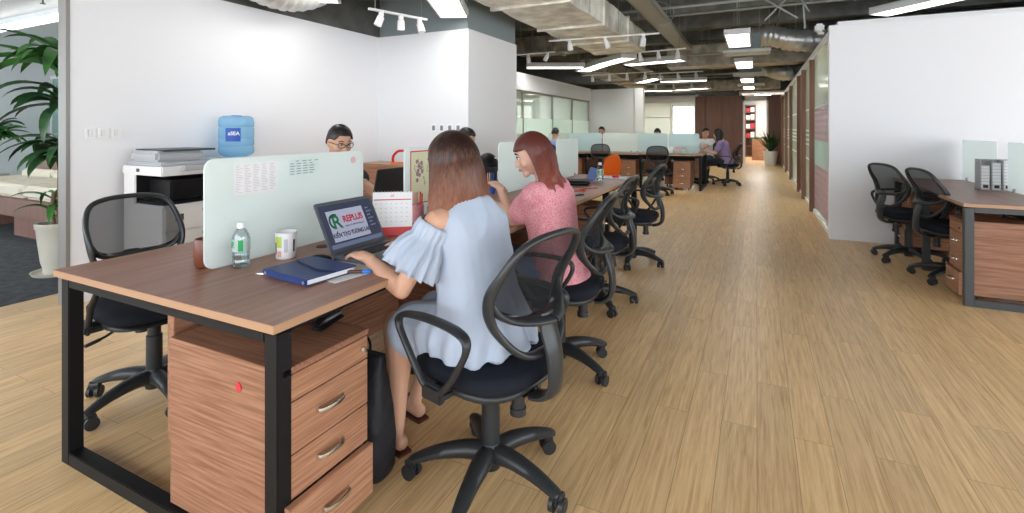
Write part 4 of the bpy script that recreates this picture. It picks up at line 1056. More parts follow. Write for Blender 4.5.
# water dispenser and big bottle
o = thing('water_dispenser', 'white water dispenser behind the copier', 'water dispenser', (-4.28, 2.98, 0))
b = NB(); box(b, -.15, .15, -.15, .15, .02, 1.0, .02); box(b, .15, .18, -.12, .12, .02, .55, .01); obj('cabinet', b, M_white, o)
b = NB(); lathe(b, [(0, 1.0), (.12, 1.0), (.11, 1.03), (.07, 1.045), (0, 1.045)], n=28, caps=False); obj('bottle_seat', b, M_white, o)
for s, m in ((-1, M_red), (1, M_bluep)):
    b = NB(); box(b, .15, .19, s * .05 - .012, s * .05 + .012, .82, .86, .004); obj('tap', b, m, o)
b = NB(); box(b, .15, .20, -.1, .1, .58, .60, .004); obj('drip_tray', b, M_greyplastic, o)
o = thing('water_jug', 'large blue water jug upside down on the white dispenser', 'water jug', (-4.28, 2.98, .96))
pr = [(0, .01), (.03, .01), (.032, .04), (.07, .065), (.125, .09), (.136, .11), (.136, .15), (.130, .158), (.136, .166), (.136, .21), (.130, .218), (.136, .226), (.136, .30), (.130, .308), (.136, .316), (.136, .35), (.129, .385), (.10, .398), (.06, .398), (.05, .385), (0, .385)]
pr = [(r_ * 1.07, z_ * 1.13) for r_, z_ in pr]; b = NB(); lathe(b, pr, n=40, caps=False); obj('jug_wall', b, frosted('jug_blue', (.50, .76, .93), .35, .5, .1), o, smooth=50)
b = NB(); lathe(b, [(0, .433), (.048, .433), (.052, .449), (.04, .456), (0, .456)], n=24, caps=False); obj('jug_base_dimple', b, M_bluep, o)
b = NB(); rings = [[Vector((.1475 * math.cos(R(a)), .1475 * math.sin(R(a)), z)) for z in (.22, .34)] for a in range(-70, -16, 6)]
for i in range(len(rings) - 1): b.faces.new([b.verts.new(p) for p in (rings[i][0], rings[i + 1][0], rings[i + 1][1], rings[i][1])])
lb = obj('jug_label', b, M_bluel if 'M_bluel' in globals() else mat('label_blue', (.01, .08, .42), .4), o)
a = R(-43); text('label_letters', 'aSEA', .045, M_white, lb, frame((.149 * math.cos(a), .149 * math.sin(a), .29), (-math.sin(a), math.cos(a), 0), (0, 0, 1)), bold=.001)
# low cabinet in the alcove
o = thing('low_cabinet', 'low walnut cabinet in the alcove corner', 'cabinet', (-3.85, 4.92, 0))
b = NB(); box(b, -.6, .6, -.20, .21, .06, .84, .002); box(b, -.56, .56, -.18, .2, 0, .06); obj('carcass', b, M_pedy, o)
b = NB(); box(b, -.615, .615, -.22, .215, .84, .865, .002); obj('cabinet_top', b, M_edge, o)
for k in range(2):
    b = NB(); box(b, -.595 + k * .597, -.002 + k * .597, -.216, -.20, .07, .83, .001); d = obj('door', b, M_pedy, o)
    b = NB(); rod(b, (-.03 + k * .06, -.225, .42), (-.03 + k * .06, -.225, .54), .005); obj('handle', b, M_chrome, d)
o = thing('tape_dispenser', 'red curved tape dispenser on the low walnut cabinet', 'tape dispenser', (-3.92, 4.82, .865), R(20))
b = NB(); box(b, -.09, .09, -.03, .03, 0, .02, .006); obj('base', b, M_orange, o)
b = NB(); sweep(b, cat([(-.06, 0, .02), (-.055, 0, .09), (0, 0, .15), (.07, 0, .16)], 6), .022, .016, n=12); obj('curved_arm', b, M_red, o)
# switches and sockets
for i, y in enumerate((1.90, 1.985, 2.07)):
    o = thing('light_switch', ['nearest', 'middle', 'farthest'][i] + ' of the three white light switches on the left wall', 'light switch', (-4.509, y + .06, 1.26), 0, 'wall switches')
    b = NB(); box(b, 0, .008, -.036, .036, -.040, .040, .003); obj('plate', b, M_white, o); b = NB(); box(b, .008, .012, -.014, .014, -.026, .026, .002); obj('rocker', b, M_whiteplastic, o)
for i, x in enumerate((-3.62, -3.50, -3.38, -3.26)):
    o = thing('wall_socket', ['leftmost', 'second', 'third', 'rightmost'][i] + ' of the small sockets on the alcove wall', 'socket', (x, 5.15, 1.30), 0, 'wall sockets')
    b = NB(); box(b, -.045, .045, -.008, 0, -.05, .05, .003); obj('plate', b, M_white, o); b = NB(); box(b, -.022, .022, -.011, -.008, -.03, .03, .002); obj('socket_face', b, mat('socket_grey%d' % i, (.22, .25, .35), .5), o)
# ================================================================ LOBBY
def leaf(b, base, d, L, W, droop, twist=0, n=9, mi=0):
    """arched blade"""
    d = Vector(d).normalized(); p = Vector(base); hor = Vector((d.x, d.y, 0)); hor = hor.normalized() if hor.length > .01 else Vector((1, 0, 0))
    ax = hor.cross(Vector((0, 0, 1))).normalized(); pts = []; dd = d.copy()
    for i in range(n + 1):
        pts.append((p.copy(), dd.copy())); p += dd * (L / n)
        dd = (Matrix.Rotation(-droop / n, 3, ax) @ dd)
    rows = []
    for i, (p, dd) in enumerate(pts):
        t = i / n; w_ = W * (math.sin(PI * min(1, t * .93 + .07)) ** .8) * (1 if t < 1 else 0); s = (Matrix.Rotation(twist, 3, dd) @ ax); u = s.cross(dd)
        rows.append([b.verts.new(p - s * w_ + u * w_ * .35), b.verts.new(p), b.verts.new(p + s * w_ + u * w_ * .35)])
    for i in range(n):
        for j in range(2):
            try: b.faces.new((rows[i][j], rows[i][j + 1], rows[i + 1][j + 1], rows[i + 1][j]))
            except ValueError: pass
def pot(o, r, h, m, soil=True):
    b = NB(); lathe(b, [(0, 0), (r * .62, 0), (r * .70, .02), (r * .68, .05), (r * .80, h * .25), (r * .93, h * .62), (r, h * .88), (r * 1.06, h * .90), (r * 1.07, h), (r * .97, h), (r * .95, h * .9), (0, h * .9)], n=32, caps=False); obj('pot', b, m, o, smooth=60)
    if soil:
        b = NB(); lathe(b, [(0, h * .93), (r * .93, h * .91)], n=24, caps=False); obj('soil', b, M_soil, o)
rr = random.Random(21)
o = thing('potted_dracaena', 'tall dracaena in a cream pot beside the end of the left wall', 'potted plant', (-5.62, 2.21, 0))
pot(o, .15, .46, M_pot)
b = NB(); lathe(b, [(0, 0), (.17, 0), (.19, .03), (.18, .03), (.16, .012), (0, .012)], n=28, caps=False); obj('saucer', b, M_pot, o)
stems = [((0, 0, .4), (-.02, .02, 1.0), (.02, .02, 1.95)), ((.05, .04, .4), (.08, .05, .8), (.05, .05, 1.22)), ((-.05, 0, .4), (-.06, -.02, .55), (-.03, -.02, .72))]
for i, s in enumerate(stems):
    b = NB(); sweep(b, cat(s, 8), .016, n=8); obj('stem', b, M_soil if i == 3 else mat('bark%d' % i, (.16, .12, .07), .8), o)
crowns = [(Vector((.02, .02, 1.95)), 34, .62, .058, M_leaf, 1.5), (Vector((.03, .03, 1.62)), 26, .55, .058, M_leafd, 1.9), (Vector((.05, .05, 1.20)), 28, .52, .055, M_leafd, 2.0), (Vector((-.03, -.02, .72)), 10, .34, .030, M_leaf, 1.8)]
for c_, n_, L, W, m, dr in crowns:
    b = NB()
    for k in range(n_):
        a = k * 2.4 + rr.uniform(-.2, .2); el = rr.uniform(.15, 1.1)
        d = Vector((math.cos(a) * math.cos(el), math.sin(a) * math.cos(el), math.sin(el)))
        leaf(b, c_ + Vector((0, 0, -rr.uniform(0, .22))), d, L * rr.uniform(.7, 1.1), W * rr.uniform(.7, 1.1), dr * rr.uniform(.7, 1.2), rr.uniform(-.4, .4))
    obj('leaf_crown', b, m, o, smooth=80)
o = thing('potted_dracaena', 'smaller leafy plant in a pot behind the brown lobby bench', 'potted plant', (-11.9, 3.80, 0))
pot(o, .17, .5, M_pot); b = NB(); sweep(b, [(0, 0, .45), (.02, 0, 1.25)], .02, n=8); obj('stem', b, MATS['bark0'], o)
b = NB()
for k in range(44):
    a = k * 2.4; el = rr.uniform(-.1, 1.3); d = Vector((math.cos(a) * math.cos(el), math.sin(a) * math.cos(el), math.sin(el)))
    leaf(b, (.02, 0, 1.1 + rr.uniform(0, .2)), d, .48 * rr.uniform(.7, 1.1), .05, 1.2 * rr.uniform(.7, 1.3), rr.uniform(-.4, .4))
obj('leaf_crown', b, M_leaf, o, smooth=80)
# bench with cream cushions
M_creamf = mat('cream_fabric', (.70, .64, .52), .85, bump=(200, .2, (1, 1, 1), .002))
o = thing('lobby_bench', 'brown lobby bench seat behind the left wall', 'bench', (-8.1, 3.1, 0))
b = NB(); box(b, -1.6, 1.35, -.42, .42, .25, .46, .006); obj('seat_box', b, M_panel, o)
for q0, q1 in ((0, 1.25), (-1.5, -1)):
    b = NB(); box(b, q0, q1, -.34, .34, 0, .25); obj('plinth', b, M_panel, o)
b = NB(); box(b, -1.6, 2.2, .42, .52, .25, .97, .006); obj('back_board', b, M_panel, o)
for i, (a_, c_) in enumerate(((-1.55, -.65), (-.62, .28), (.31, 1.2))):
    t = thing('cushion', ['far', 'middle', 'near'][i] + ' cream seat cushion on the brown lobby bench', 'cushion', (-8.1 + (a_ + c_) / 2, 3.1, .46), 0, 'cream bench cushions')
    w_ = (c_ - a_) / 2; b = NB(); box(b, -w_, w_, -.38, .26, 0, .16, .04, seg=3); obj('cushion_pad', b, M_creamf, t, smooth=60)
    b = NB(); sweep(b, [(-w_ + .02, -.38, .08), (w_ - .02, -.38, .08)], .004, n=6); obj('piping', b, M_cream, t)
    t = thing('back_cushion', ['far', 'middle', 'near'][i] + ' cream back cushion on the brown lobby bench', 'cushion', (-8.1 + (a_ + c_) / 2, 3.44, .47), 0, 'cream back cushions')
    b = NB(); box(b, -w_, w_, -.08, .06, 0.10, .24, .03, seg=3); box(b, -w_ + .02, w_ - .02, -.06, .06, 0, .2, .02); obj('cushion_pad', b, M_creamf, t, smooth=60)
# lobby ceiling light
o = thing('strip_light', 'long white strip light under the lobby ceiling', 'ceiling light', (-8.2, 2.98, 2.62))
b = NB(); box(b, -1.6, 1.9, -.08, .08, .03, .10); obj('housing', b, M_white, o); b = NB(); box(b, -1.6, 1.9, -.07, .07, .0, .03, .006); obj('diffuser', b, M_emit, o)
o = thing('ceiling_sprinkler', 'small sprinkler head under the lobby ceiling', 'sprinkler', (-7.0, 2.62, 2.72)); b = NB(); rod(b, (0, 0, 0), (0, 0, -.06), .008); rod(b, (0, 0, -.06), (0, 0, -.065), .025, 12); obj('head', b, M_char, o)
b = NB()
for x in (-10.4, -9.7): box(b, x, x + .16, 4.3, 4.42, 0, 2.72)
struct('trim_7', b, M_white)
b = NB(); box(b, -13.0, -9.0, 5.0, 5.03, .05, 2.3); struct('window_9', b, M_glassg)
b = NB(); box(b, -13, -9.0, 4.98, 5.05, 2.3, 2.36); box(b, -13, -9.0, 4.98, 5.05, 0, .05)
for x in (-13, -11.6, -10.3, -9.04): box(b, x, x + .05, 4.98, 5.05, 0, 2.3)
struct('trim_8', b, M_white)
# ================================================================ FAR END
o = thing('potted_palm', 'bushy palm in a white tapered pot at the end of the corridor', 'potted plant', (.42, 19.45, 0))
b = NB(); lathe(b, [(0, 0), (.17, 0), (.25, .5), (.23, .5), (.16, .04), (0, .04)], n=24, caps=False); obj('pot', b, M_white, o)
b = NB()
for k in range(80):
    a = k * 2.4; el = rr.uniform(.9, 1.55); d = Vector((math.cos(a) * math.cos(el), math.sin(a) * math.cos(el), math.sin(el)))
    leaf(b, (0, 0, .42), d, rr.uniform(.4, .95), .03, .6 * rr.uniform(.4, 1.3), 0, 6)
obj('leaf_crown', b, M_leafd, o)
o = thing('book_shelf', 'brown shelf unit with red and white boxes beyond the far doorway', 'shelf', (-.27, 25.1, 0))
b = NB(); box(b, -.22, .22, .20, .24, 0, 2.35)
for x in (-.22, .18): box(b, x, x + .04, -.2, .22, 0, 2.35)
for z in (0, .45, .85, 1.25, 1.65, 2.0, 2.31): box(b, -.20, .20, -.2, .22, z, z + .03)
obj('shelf_frame', b, M_post, o)
k = 0
for z in (.88, 1.28, 1.68, 2.03):
    for x in (-.17, .01):
        k += 1
        t = thing('storage_box', '%s storage box on the %s shelf beyond the far doorway, %s' % ('red' if k % 3 == 1 else 'white', {.88: 'lowest loaded', 1.28: 'second', 1.68: 'third', 2.03: 'top'}[z], {-.17: 'left', .01: 'right'}[x]), 'box', (-.27 + x, 25.1, z), 0, 'boxes on the far shelf')
        b = NB(); box(b, 0, .15, -.15, .15, 0, (.24 if z < 2 else .2) - .05 * (k % 2), .004); obj('box_body', b, M_inkred if k % 3 == 1 else M_paper, t)
        b = NB(); box(b, -.004, .154, -.155, .155, .14, .17); obj('lid', b, M_white if k % 3 != 1 else M_inkred, t)
o = thing('reception_counter', 'orange brown counter with a green planted top beyond the far doorway', 'counter', (.22, 22.6, 0))
b = NB(); box(b, -.40, .55, -.25, .25, 0, .84, .004); obj('counter_body', b, M_pedy, o)
b = NB()
for k in range(120): leaf(b, (rr.uniform(-.38, .5), rr.uniform(-.2, .2), .83), (rr.uniform(-.5, .5), rr.uniform(-.5, .5), 1), .13, .018, .8, 0, 4)
obj('planting', b, M_leaf, o)
# ================================================================ PEOPLE
M_skin = mat('skin_warm', (.60, .335, .225), .5, spec=.35)
M_skin2 = mat('skin_light', (.66, .40, .30), .5, spec=.35)
M_hair_bk = mat('hair_black', (.012, .010, .009), .4, var=(2, .5, (60, 60, 3)))
def hair_mat(name, c0, c1, z0, z1, rough=.42):
    m = mat(name, c0, rough); nt = m.node_tree; p = nt.nodes['Principled BSDF']
    tc = nt.nodes.new('ShaderNodeTexCoord'); sp = nt.nodes.new('ShaderNodeSeparateXYZ'); mr = nt.nodes.new('ShaderNodeMapRange')
    mr.inputs['From Min'].default_value = z0; mr.inputs['From Max'].default_value = z1
    mp = nt.nodes.new('ShaderNodeMapping'); mp.inputs['Scale'].default_value = (42, 42, .4); n = nt.nodes.new('ShaderNodeTexNoise'); n.inputs['Scale'].default_value = 3.2; n.inputs['Detail'].default_value = 5
    nt.links.new(tc.outputs['Object'], sp.inputs[0]); nt.links.new(sp.outputs['Z'], mr.inputs['Value']); nt.links.new(tc.outputs['Object'], mp.inputs[0]); nt.links.new(mp.outputs[0], n.inputs['Vector'])
    ma = nt.nodes.new('ShaderNodeMath'); ma.operation = 'MULTIPLY_ADD'; ma.inputs[1].default_value = .9; ma.inputs[2].default_value = -.45
    ad = nt.nodes.new('ShaderNodeMath'); ad.operation = 'ADD'; ad.use_clamp = True
    nt.links.new(n.outputs['Fac'], ma.inputs[0]); nt.links.new(mr.outputs[0], ad.inputs[0]); nt.links.new(ma.outputs[0], ad.inputs[1])
    r = nt.nodes.new('ShaderNodeValToRGB'); r.color_ramp.elements[0].color = (*c0, 1); r.color_ramp.elements[1].color = (*c1, 1)
    r.color_ramp.elements[0].position = .15; r.color_ramp.elements[1].position = .95
    nt.links.new(ad.outputs[0], r.inputs[0]); nt.links.new(r.outputs[0], p.inputs['Base Color'])
    b_ = nt.nodes.new('ShaderNodeBump'); b_.inputs['Strength'].default_value = .5; b_.inputs['Distance'].default_value = .004
    nt.links.new(n.outputs['Fac'], b_.inputs['Height']); nt.links.new(b_.outputs[0], p.inputs['Normal'])
    return m
def remesh(name, bm, m, parent, vox, smooth_it=2, fn=None):
    """fuse overlapping closed pieces into ONE continuous surface"""
    me = bpy.data.meshes.new(name); bmesh.ops.recalc_face_normals(bm, faces=bm.faces); bm.to_mesh(me); bm.free()
    t = bpy.data.objects.new('tmp', me); C.objects.link(t)
    r = t.modifiers.new('r', 'REMESH'); r.mode = 'VOXEL'; r.voxel_size = vox; r.use_smooth_shade = True
    if smooth_it:
        s = t.modifiers.new('s', 'SMOOTH'); s.iterations = smooth_it; s.factor = .5
    dg = bpy.context.evaluated_depsgraph_get(); me2 = bpy.data.meshes.new_from_object(t.evaluated_get(dg))
    bpy.data.objects.remove(t); bpy.data.meshes.remove(me)
    me2.name = name
    if fn:
        nn = [v.normal.copy() for v in me2.vertices]
        for v, n in zip(me2.vertices, nn): v.co = v.co + n * fn(v.co, n)
        me2.update()
    me2.materials.clear(); me2.materials.append(m)
    for p in me2.polygons: p.use_smooth = True
    o = bpy.data.objects.new(name, me2); C.objects.link(o); o.parent = parent; return o
def limb(bm, pts, rad, n=14, k=5, flat=None, up=None):
    P_ = cat(pts, k); r_ = catf(rad, k); f_ = catf(flat, k) if flat else [1] * len(r_)
    sweep(bm, P_, r_, [a * b for a, b in zip(r_, f_)], n=n, up=up)
    ell(bm, P_[0], (r_[0],) * 3, nu=12, nv=8); ell(bm, P_[-1], (r_[-1] * .98,) * 3, nu=12, nv=8)
def ik(a, t, l1, l2, pole):
    a, t = Vector(a), Vector(t); d = t - a; L = min(d.length, (l1 + l2) * .999); u = d.normalized(); t = a + u * L
    x = (l1 * l1 - l2 * l2 + L * L) / (2 * L); h = math.sqrt(max(0, l1 * l1 - x * x)); pl = Vector(pole); pl = (pl - u * pl.dot(u)).normalized()
    return a + u * x + pl * h, t
def hand(bm, wrist, fdir, palm_n, side, s=1.0, curl=.35, spread=.10):
    """palm plus five fingers; palm_n points out of the back of the hand; side=+1: thumb towards +s axis"""
    f = Vector(fdir).normalized(); n = Vector(palm_n); n = (n - f * n.dot(f)).normalized(); x = f.cross(n) * side
    W = Vector(wrist)
    q = Matrix((x, f, n)).transposed()
    ell(bm, W + f * .045 * s, (.037 * s, .050 * s, .0145 * s), q, 14, 10)
    ell(bm, W + f * .02 * s + x * .018 * s - n * .004 * s, (.018 * s, .032 * s, .014 * s), q, 10, 8)
    limb(bm, [W - f * .03 * s, W + f * .01 * s, W + f * .04 * s], [.023 * s, .022 * s, .022 * s], 10, 3)
    for i, (off, L) in enumerate(((.027, .068), (.009, .076), (-.009, .071), (-.026, .056))):
        p = W + f * (.083 - .005 * abs(i - 1)) * s + x * off * s; d = (f + x * off * spread * 26 * .15).normalized(); pts = [p - d * .02 * s, p.copy()]
        c = curl * (1 + .12 * i); ang = 0
        for seg, fr in ((0, .45), (1, .30), (2, .25)):
            ang += c * (.7, .9, .6)[seg]; dd = d * math.cos(ang) - n * math.sin(ang); pts.append(pts[-1] + dd * L * fr * s)
        limb(bm, pts, [.0085 * s, .0088 * s, .0080 * s, .0074 * s, .0062 * s], 8, 2)
    p = W + f * .022 * s + x * .028 * s - n * .006 * s
    pts = [p - x * .012 * s, p, p + (x * .6 + f * .75 - n * .25) * .034 * s, p + (x * .75 + f * 1.5 - n * .55) * .036 * s]
    limb(bm, pts, [.012 * s, .0115 * s, .0100 * s, .0078 * s], 8, 2)
def torso(bm, spine, prof, n=28, ex=2.3, side=Vector((1, 0, 0))):
    """spine: list of points; prof: list of (halfwidth, halfdepth)"""
    S = cat(spine, 4); ws = catf([p[0] for p in prof], 4); ds = catf([p[1] for p in prof], 4); rings = []
    for i, p in enumerate(S):
        t = (S[min(len(S) - 1, i + 1)] - S[max(0, i - 1)]).normalized(); f = side.cross(t).normalized() * -1
        r = []
        for j in range(n):
            a = 2 * PI * j / n; c, s_ = math.cos(a), math.sin(a)
            r.append(p + side * math.copysign(abs(c) ** (2 / ex), c) * ws[i] + f * math.copysign(abs(s_) ** (2 / ex), s_) * ds[i])
        rings.append(r)
    skinrings(bm, rings)
def head_shape(v):
    x, y, z = v
    if z < 0:
        k = -z; x *= 1 - .36 * k ** 1.6
        if y < 0: y *= 1 - .38 * k ** 1.2
        else: y *= 1 - .10 * k
    else:
        if y < 0: y *= 1.06
    if y > .75 and z > -.3: y = .75 + (y - .75) * .55
    return Vector((x, y, z))
def person(name, label, loc, yaw, handL=None, handR=None, kneeL=(-.10, .43, .50), kneeR=(.10, .43, .50), footL=(-.11, .50), footR=(.11, .46), lean=12, head_yaw=0, head_pitch=-14, turn=0,
           skin=None, vox=.008, sh=.165, hz=.555, curl=.35, poleL=None, poleR=None, legs=True, bust=.0, group=None, hd=None, palm_n=(0, 0, 1), hands_s=1.0, headfn=None):
    o = thing(name, label, 'person', (*loc, 0), R(yaw), group)
    inv = (Matrix.Translation((*loc, 0)) @ Matrix.Rotation(R(yaw), 4, 'Z')).inverted()
    L = R(lean); s = Vector((0, math.sin(L), math.cos(L))); P0 = Vector((0, 0, hz))
    sp = [P0 + Vector((0, -.01, -.075)), P0, P0 + s * .12 + Vector((0, .005, 0)), P0 + s * .25 + Vector((0, -.005, 0)), P0 + s * .36 + Vector((0, -.008, 0)), P0 + s * .43, P0 + s * .465]
    prof = [(.135, .10), (.168, .118), (.135, .098), (.142, .105), (.160, .108), (.135, .085), (.065, .062)]
    b = NB(); torso(b, sp, prof)
    top = P0 + s * .455; s2 = Vector((0, math.sin(L * 1.5 + .1), math.cos(L * 1.5 + .1)))
    nk = top + s2 * .085; limb(b, [top - s2 * .03, top + s2 * .03, nk + s2 * .03], [.062, .050, .052])
    HR = Matrix.Rotation(R(head_yaw), 3, 'Z') @ Matrix.Rotation(R(head_pitch), 3, 'X')
    hc = nk + HR @ Vector((0, .022, .088))
    HS = (.076, .096, .115)
    ell(b, hc, HS, HR, 32, 24, fn=head_shape)
    hp = lambda x, y, z: hc + HR @ Vector((x, y, z))
    # facial volumes
    ell(b, hp(0, .088, -.020), (.0105, .020, .026), HR @ Matrix.Rotation(.25, 3, 'X'), 12, 10)
    ell(b, hp(0, .100, -.034), (.015, .013, .010), HR, 12, 10)
    ell(b, hp(0, .083, -.064), (.024, .012, .0085), HR, 12, 8); ell(b, hp(0, .078, -.060), (.028, .010, .018), HR, 12, 8)
    ell(b, hp(0, .068, -.094), (.026, .020, .018), HR, 12, 10)
    for sx in (-1, 1):
        ell(b, hp(sx * .034, .073, .026), (.022, .012, .007), HR, 10, 8); ell(b, hp(sx * .040, .060, -.030), (.024, .022, .022), HR, 12, 10)
        ell(b, hp(sx * .077, -.004, -.006), (.008, .019, .030), HR @ Matrix.Rotation(sx * .25, 3, 'Z'), 12, 10)
    info = dict(hc=hc, HR=HR, P0=P0, s=s, o=o, inv=inv, sp=sp, top=top, HS=HS)
    for side, tgt, pole in ((-1, handL, poleL), (1, handR, poleR)):
        S_ = P0 + s * .405 + Vector((side * sh, 0, 0))
        if tgt is None: T = Vector((side * .18, .35, .77))
        else: T = inv @ Vector(tgt)
        e, wv = ik(S_, T, .27, .235, pole or (side * .6, -.5, -1))
        limb(b, [P0 + s * .39 + Vector((side * (sh - .07), 0, 0)), S_, S_.lerp(e, .35), S_.lerp(e, .75), e], [.052, .050, .043, .036, .033])
        limb(b, [e, e.lerp(wv, .3), e.lerp(wv, .75), wv], [.033, .035, .027, .022])
        fd = (wv - e).normalized(); fd.z = fd.z * .35 - .05
        hand(b, wv, fd, palm_n, -side, hands_s, curl)
        info['e%d' % side] = e; info['w%d' % side] = wv; info['s%d' % side] = S_
    if legs:
        for side, kn, ft in ((-1, kneeL, footL), (1, kneeR, footR)):
            hip = P0 + Vector((side * .085, .02, -.02)); kn = Vector(kn); an = Vector((ft[0], ft[1], .085))
            limb(b, [hip, hip.lerp(kn, .45), hip.lerp(kn, .85), kn], [.088, .080, .062, .056])
            back = Vector((0, -.018, 0))
            limb(b, [kn, kn.lerp(an, .25) + back, kn.lerp(an, .6) + back * .5, an], [.054, .055, .042, .030])
            fd = Vector(((ft[0] - kn[0]) * .3, 1, 0)).normalized()
            limb(b, [an + Vector((0, -.025, -.045)), an + fd * .04 + Vector((0, 0, -.04)), an + fd * .12 + Vector((0, 0, -.058)), an + fd * .165 + Vector((0, 0, -.063))], [.030, .034, .030, .018], flat=[1, .9, .62, .55], up=(0, 0, 1))
            info['k%d' % side] = kn; info['a%d' % side] = an; info['h%d' % side] = hip
    obj_ = remesh('body', b, skin or M_skin, o, vox, 2)
    for sx in (-1, 1):
        e = NB(); ell(e, hp(sx * .031, .0795, .006), (.0135, .0075, .0052), HR, 14, 10); eo = obj('eye', e, M_eyew, o, smooth=180)
        e = NB(); ell(e, hp(sx * .031, .0865, .005), (.0062, .0030, .0050), HR, 12, 8); obj('iris', e, M_ink, eo, smooth=180)
        e = NB(); sweep(e, [hp(sx * .046, .076, .013), hp(sx * .031, .089, .0145), hp(sx * .016, .085, .010)], .0022, n=6); obj('eyelid', e, M_hair_bk, eo)
        e = NB(); sweep(e, cat([hp(sx * .052, .074, .026), hp(sx * .035, .088, .034), hp(sx * .016, .090, .030)], 4), catf([.002, .004, .003], 4), .002, n=6, up=tuple(HR @ Vector((0, 0, 1)))); obj('eyebrow', e, M_hair_bk, o)
    e = NB(); sweep(e, cat([hp(-.022, .087, -.064), hp(-.008, .0955, -.061), hp(0, .096, -.063), hp(.008, .0955, -.061), hp(.022, .087, -.064)], 3), catf([.001, .004, .0045, .004, .001], 3), .005, n=8, up=tuple(HR @ Vector((0, 0, 1)))); obj('lips', e, M_lip, o)
    return info
M_eyew = mat('eye_white', (.75, .72, .70), .3); M_lip = mat('lips', (.55, .18, .16), .45)
def ss(a, b, x):
    t = max(0, min(1, (x - a) / (b - a))); return t * t * (3 - 2 * t)
def long_hair(info, length, m, flare=.02, part=0, ridges=34, seed=0, asym=0, face=62, thick=.018, wave=0, locks=34, fh=.062, fall=None, width=1.0):
    """cap plus hanging curtain of hair as one closed shell; the face stays free"""
    hc, HR, HS = info['hc'], info['HR'], info['HS']; b = NB(); NA, NL = 120, 34; outer = []; inner = []
    for i in range(NA):
        a = 2 * PI * i / NA  # 0 = front
        fr = abs((a + PI) % (2 * PI) - PI) / PI * 180
        dx, dy = math.sin(a), math.cos(a)
        open_ = ss(face - 20, face + 14, fr)
        end = (-length) * open_ + fh * (1 - open_)     # how far down the sheet reaches, relative to head centre
        end += .012 * noise.noise(Vector((dx * 5 + seed, dy * 5, 0))) * open_
        if dx > 0: end += asym * open_
        ro, ri = [], []
        for k in range(NL + 1):
            t = k / NL
            z = .128 + (end - .128) * (t ** 1.25 if open_ > .5 else t)
            top = math.sqrt(max(0, 1 - (max(0, z) / .130) ** 2))
            rx = (HS[0] + .016) * width; ry = HS[1] + .018
            if z < 0:
                dn = -z / length; rx += flare * dn - .012 * math.sin(min(1, dn) * PI) * 0; ry_b = ry - .03 * ss(0, .6, dn) + flare * .8 * dn
                ry = ry_b
            rid = 1 + wave * ss(0, 1, max(0, -z) / length) * noise.noise(Vector((dx * 3.2, dy * 3.2, z * 14 + seed))) + .010 * math.sin(a * ridges + 2.5 * noise.noise(Vector((dx * 2, dy * 2, z * 4 + seed)))) * ss(0, .35, t) + .03 * noise.noise(Vector((dx * 2.2 + seed, dy * 2.2, z * 5)))
            x = dx * rx * top * rid; y = dy * ry * top * rid - .010
            if z < 0 and dy > 0: y = min(y, .075 + .0 * z)
            sc_i = 1 - thick / max(.03, math.hypot(x, y) + .001) if top > .3 else .8
            zz = z
            if t > .93: x *= 1 - .06 * (t - .93) / .07; y *= 1 - .06 * (t - .93) / .07
            p = Vector((x, y, zz)); q = Vector((x * sc_i, y * sc_i, zz - .008 if z > 0 else zz))
            ro.append((p, z)); ri.append((q, z))
        def place(p, z):
            # above the chin the hair turns with the head, below it hangs straight down
            hw = HR @ Vector((p.x, p.y, max(z, -.04))); w_ = hc + hw
            if z < -.04:
                w_.z -= (-.04 - z)
                if fall: w_ += Vector(fall) * ((-.04 - z) / length)
            return w_
        outer.append([place(p, z) for p, z in ro]); inner.append([place(p, z) for p, z in ri])
    vo = [[b.verts.new(p) for p in r] for r in outer]; vi = [[b.verts.new(p) for p in r] for r in inner]
    for i in range(NA):
        j = (i + 1) % NA
        for k in range(NL):
            b.faces.new((vo[i][k], vo[j][k], vo[j][k + 1], vo[i][k + 1])); b.faces.new((vi[i][k + 1], vi[j][k + 1], vi[j][k], vi[i][k]))
        b.faces.new((vo[i][NL], vo[j][NL], vi[j][NL], vi[i][NL]))
    bmesh.ops.remove_doubles(b, verts=b.verts, dist=.0004)
    o = obj('hair', b, m, info['o'], smooth=180)
    # loose locks at the ends
    rr = random.Random(seed); b = NB()
    for k in range(locks):
        i = rr.randrange(NA); 
        if outer[i][NL].z > outer[NA // 2][NL].z + .12: continue
        ks = rr.randrange(14, 24); q = [outer[i][kk].copy() for kk in range(ks, NL + 1, 3)]
        if len(q) < 3: continue
        d = (q[-1] - q[-2]).normalized(); q.append(q[-1] + d * rr.uniform(.008, .024) + Vector((rr.uniform(-.006, .006), rr.uniform(-.006, .006), 0)))
        q = cat(q, 3); n_ = len(q); sweep(b, q, [.0032 * math.sin(PI * min(1, (.12 + .88 * x / n_) )) + .0006 for x in range(n_)], n=5)
    if len(b.verts): obj('hair_locks', b, m, info['o'], smooth=180)
    else: b.free()
    return o
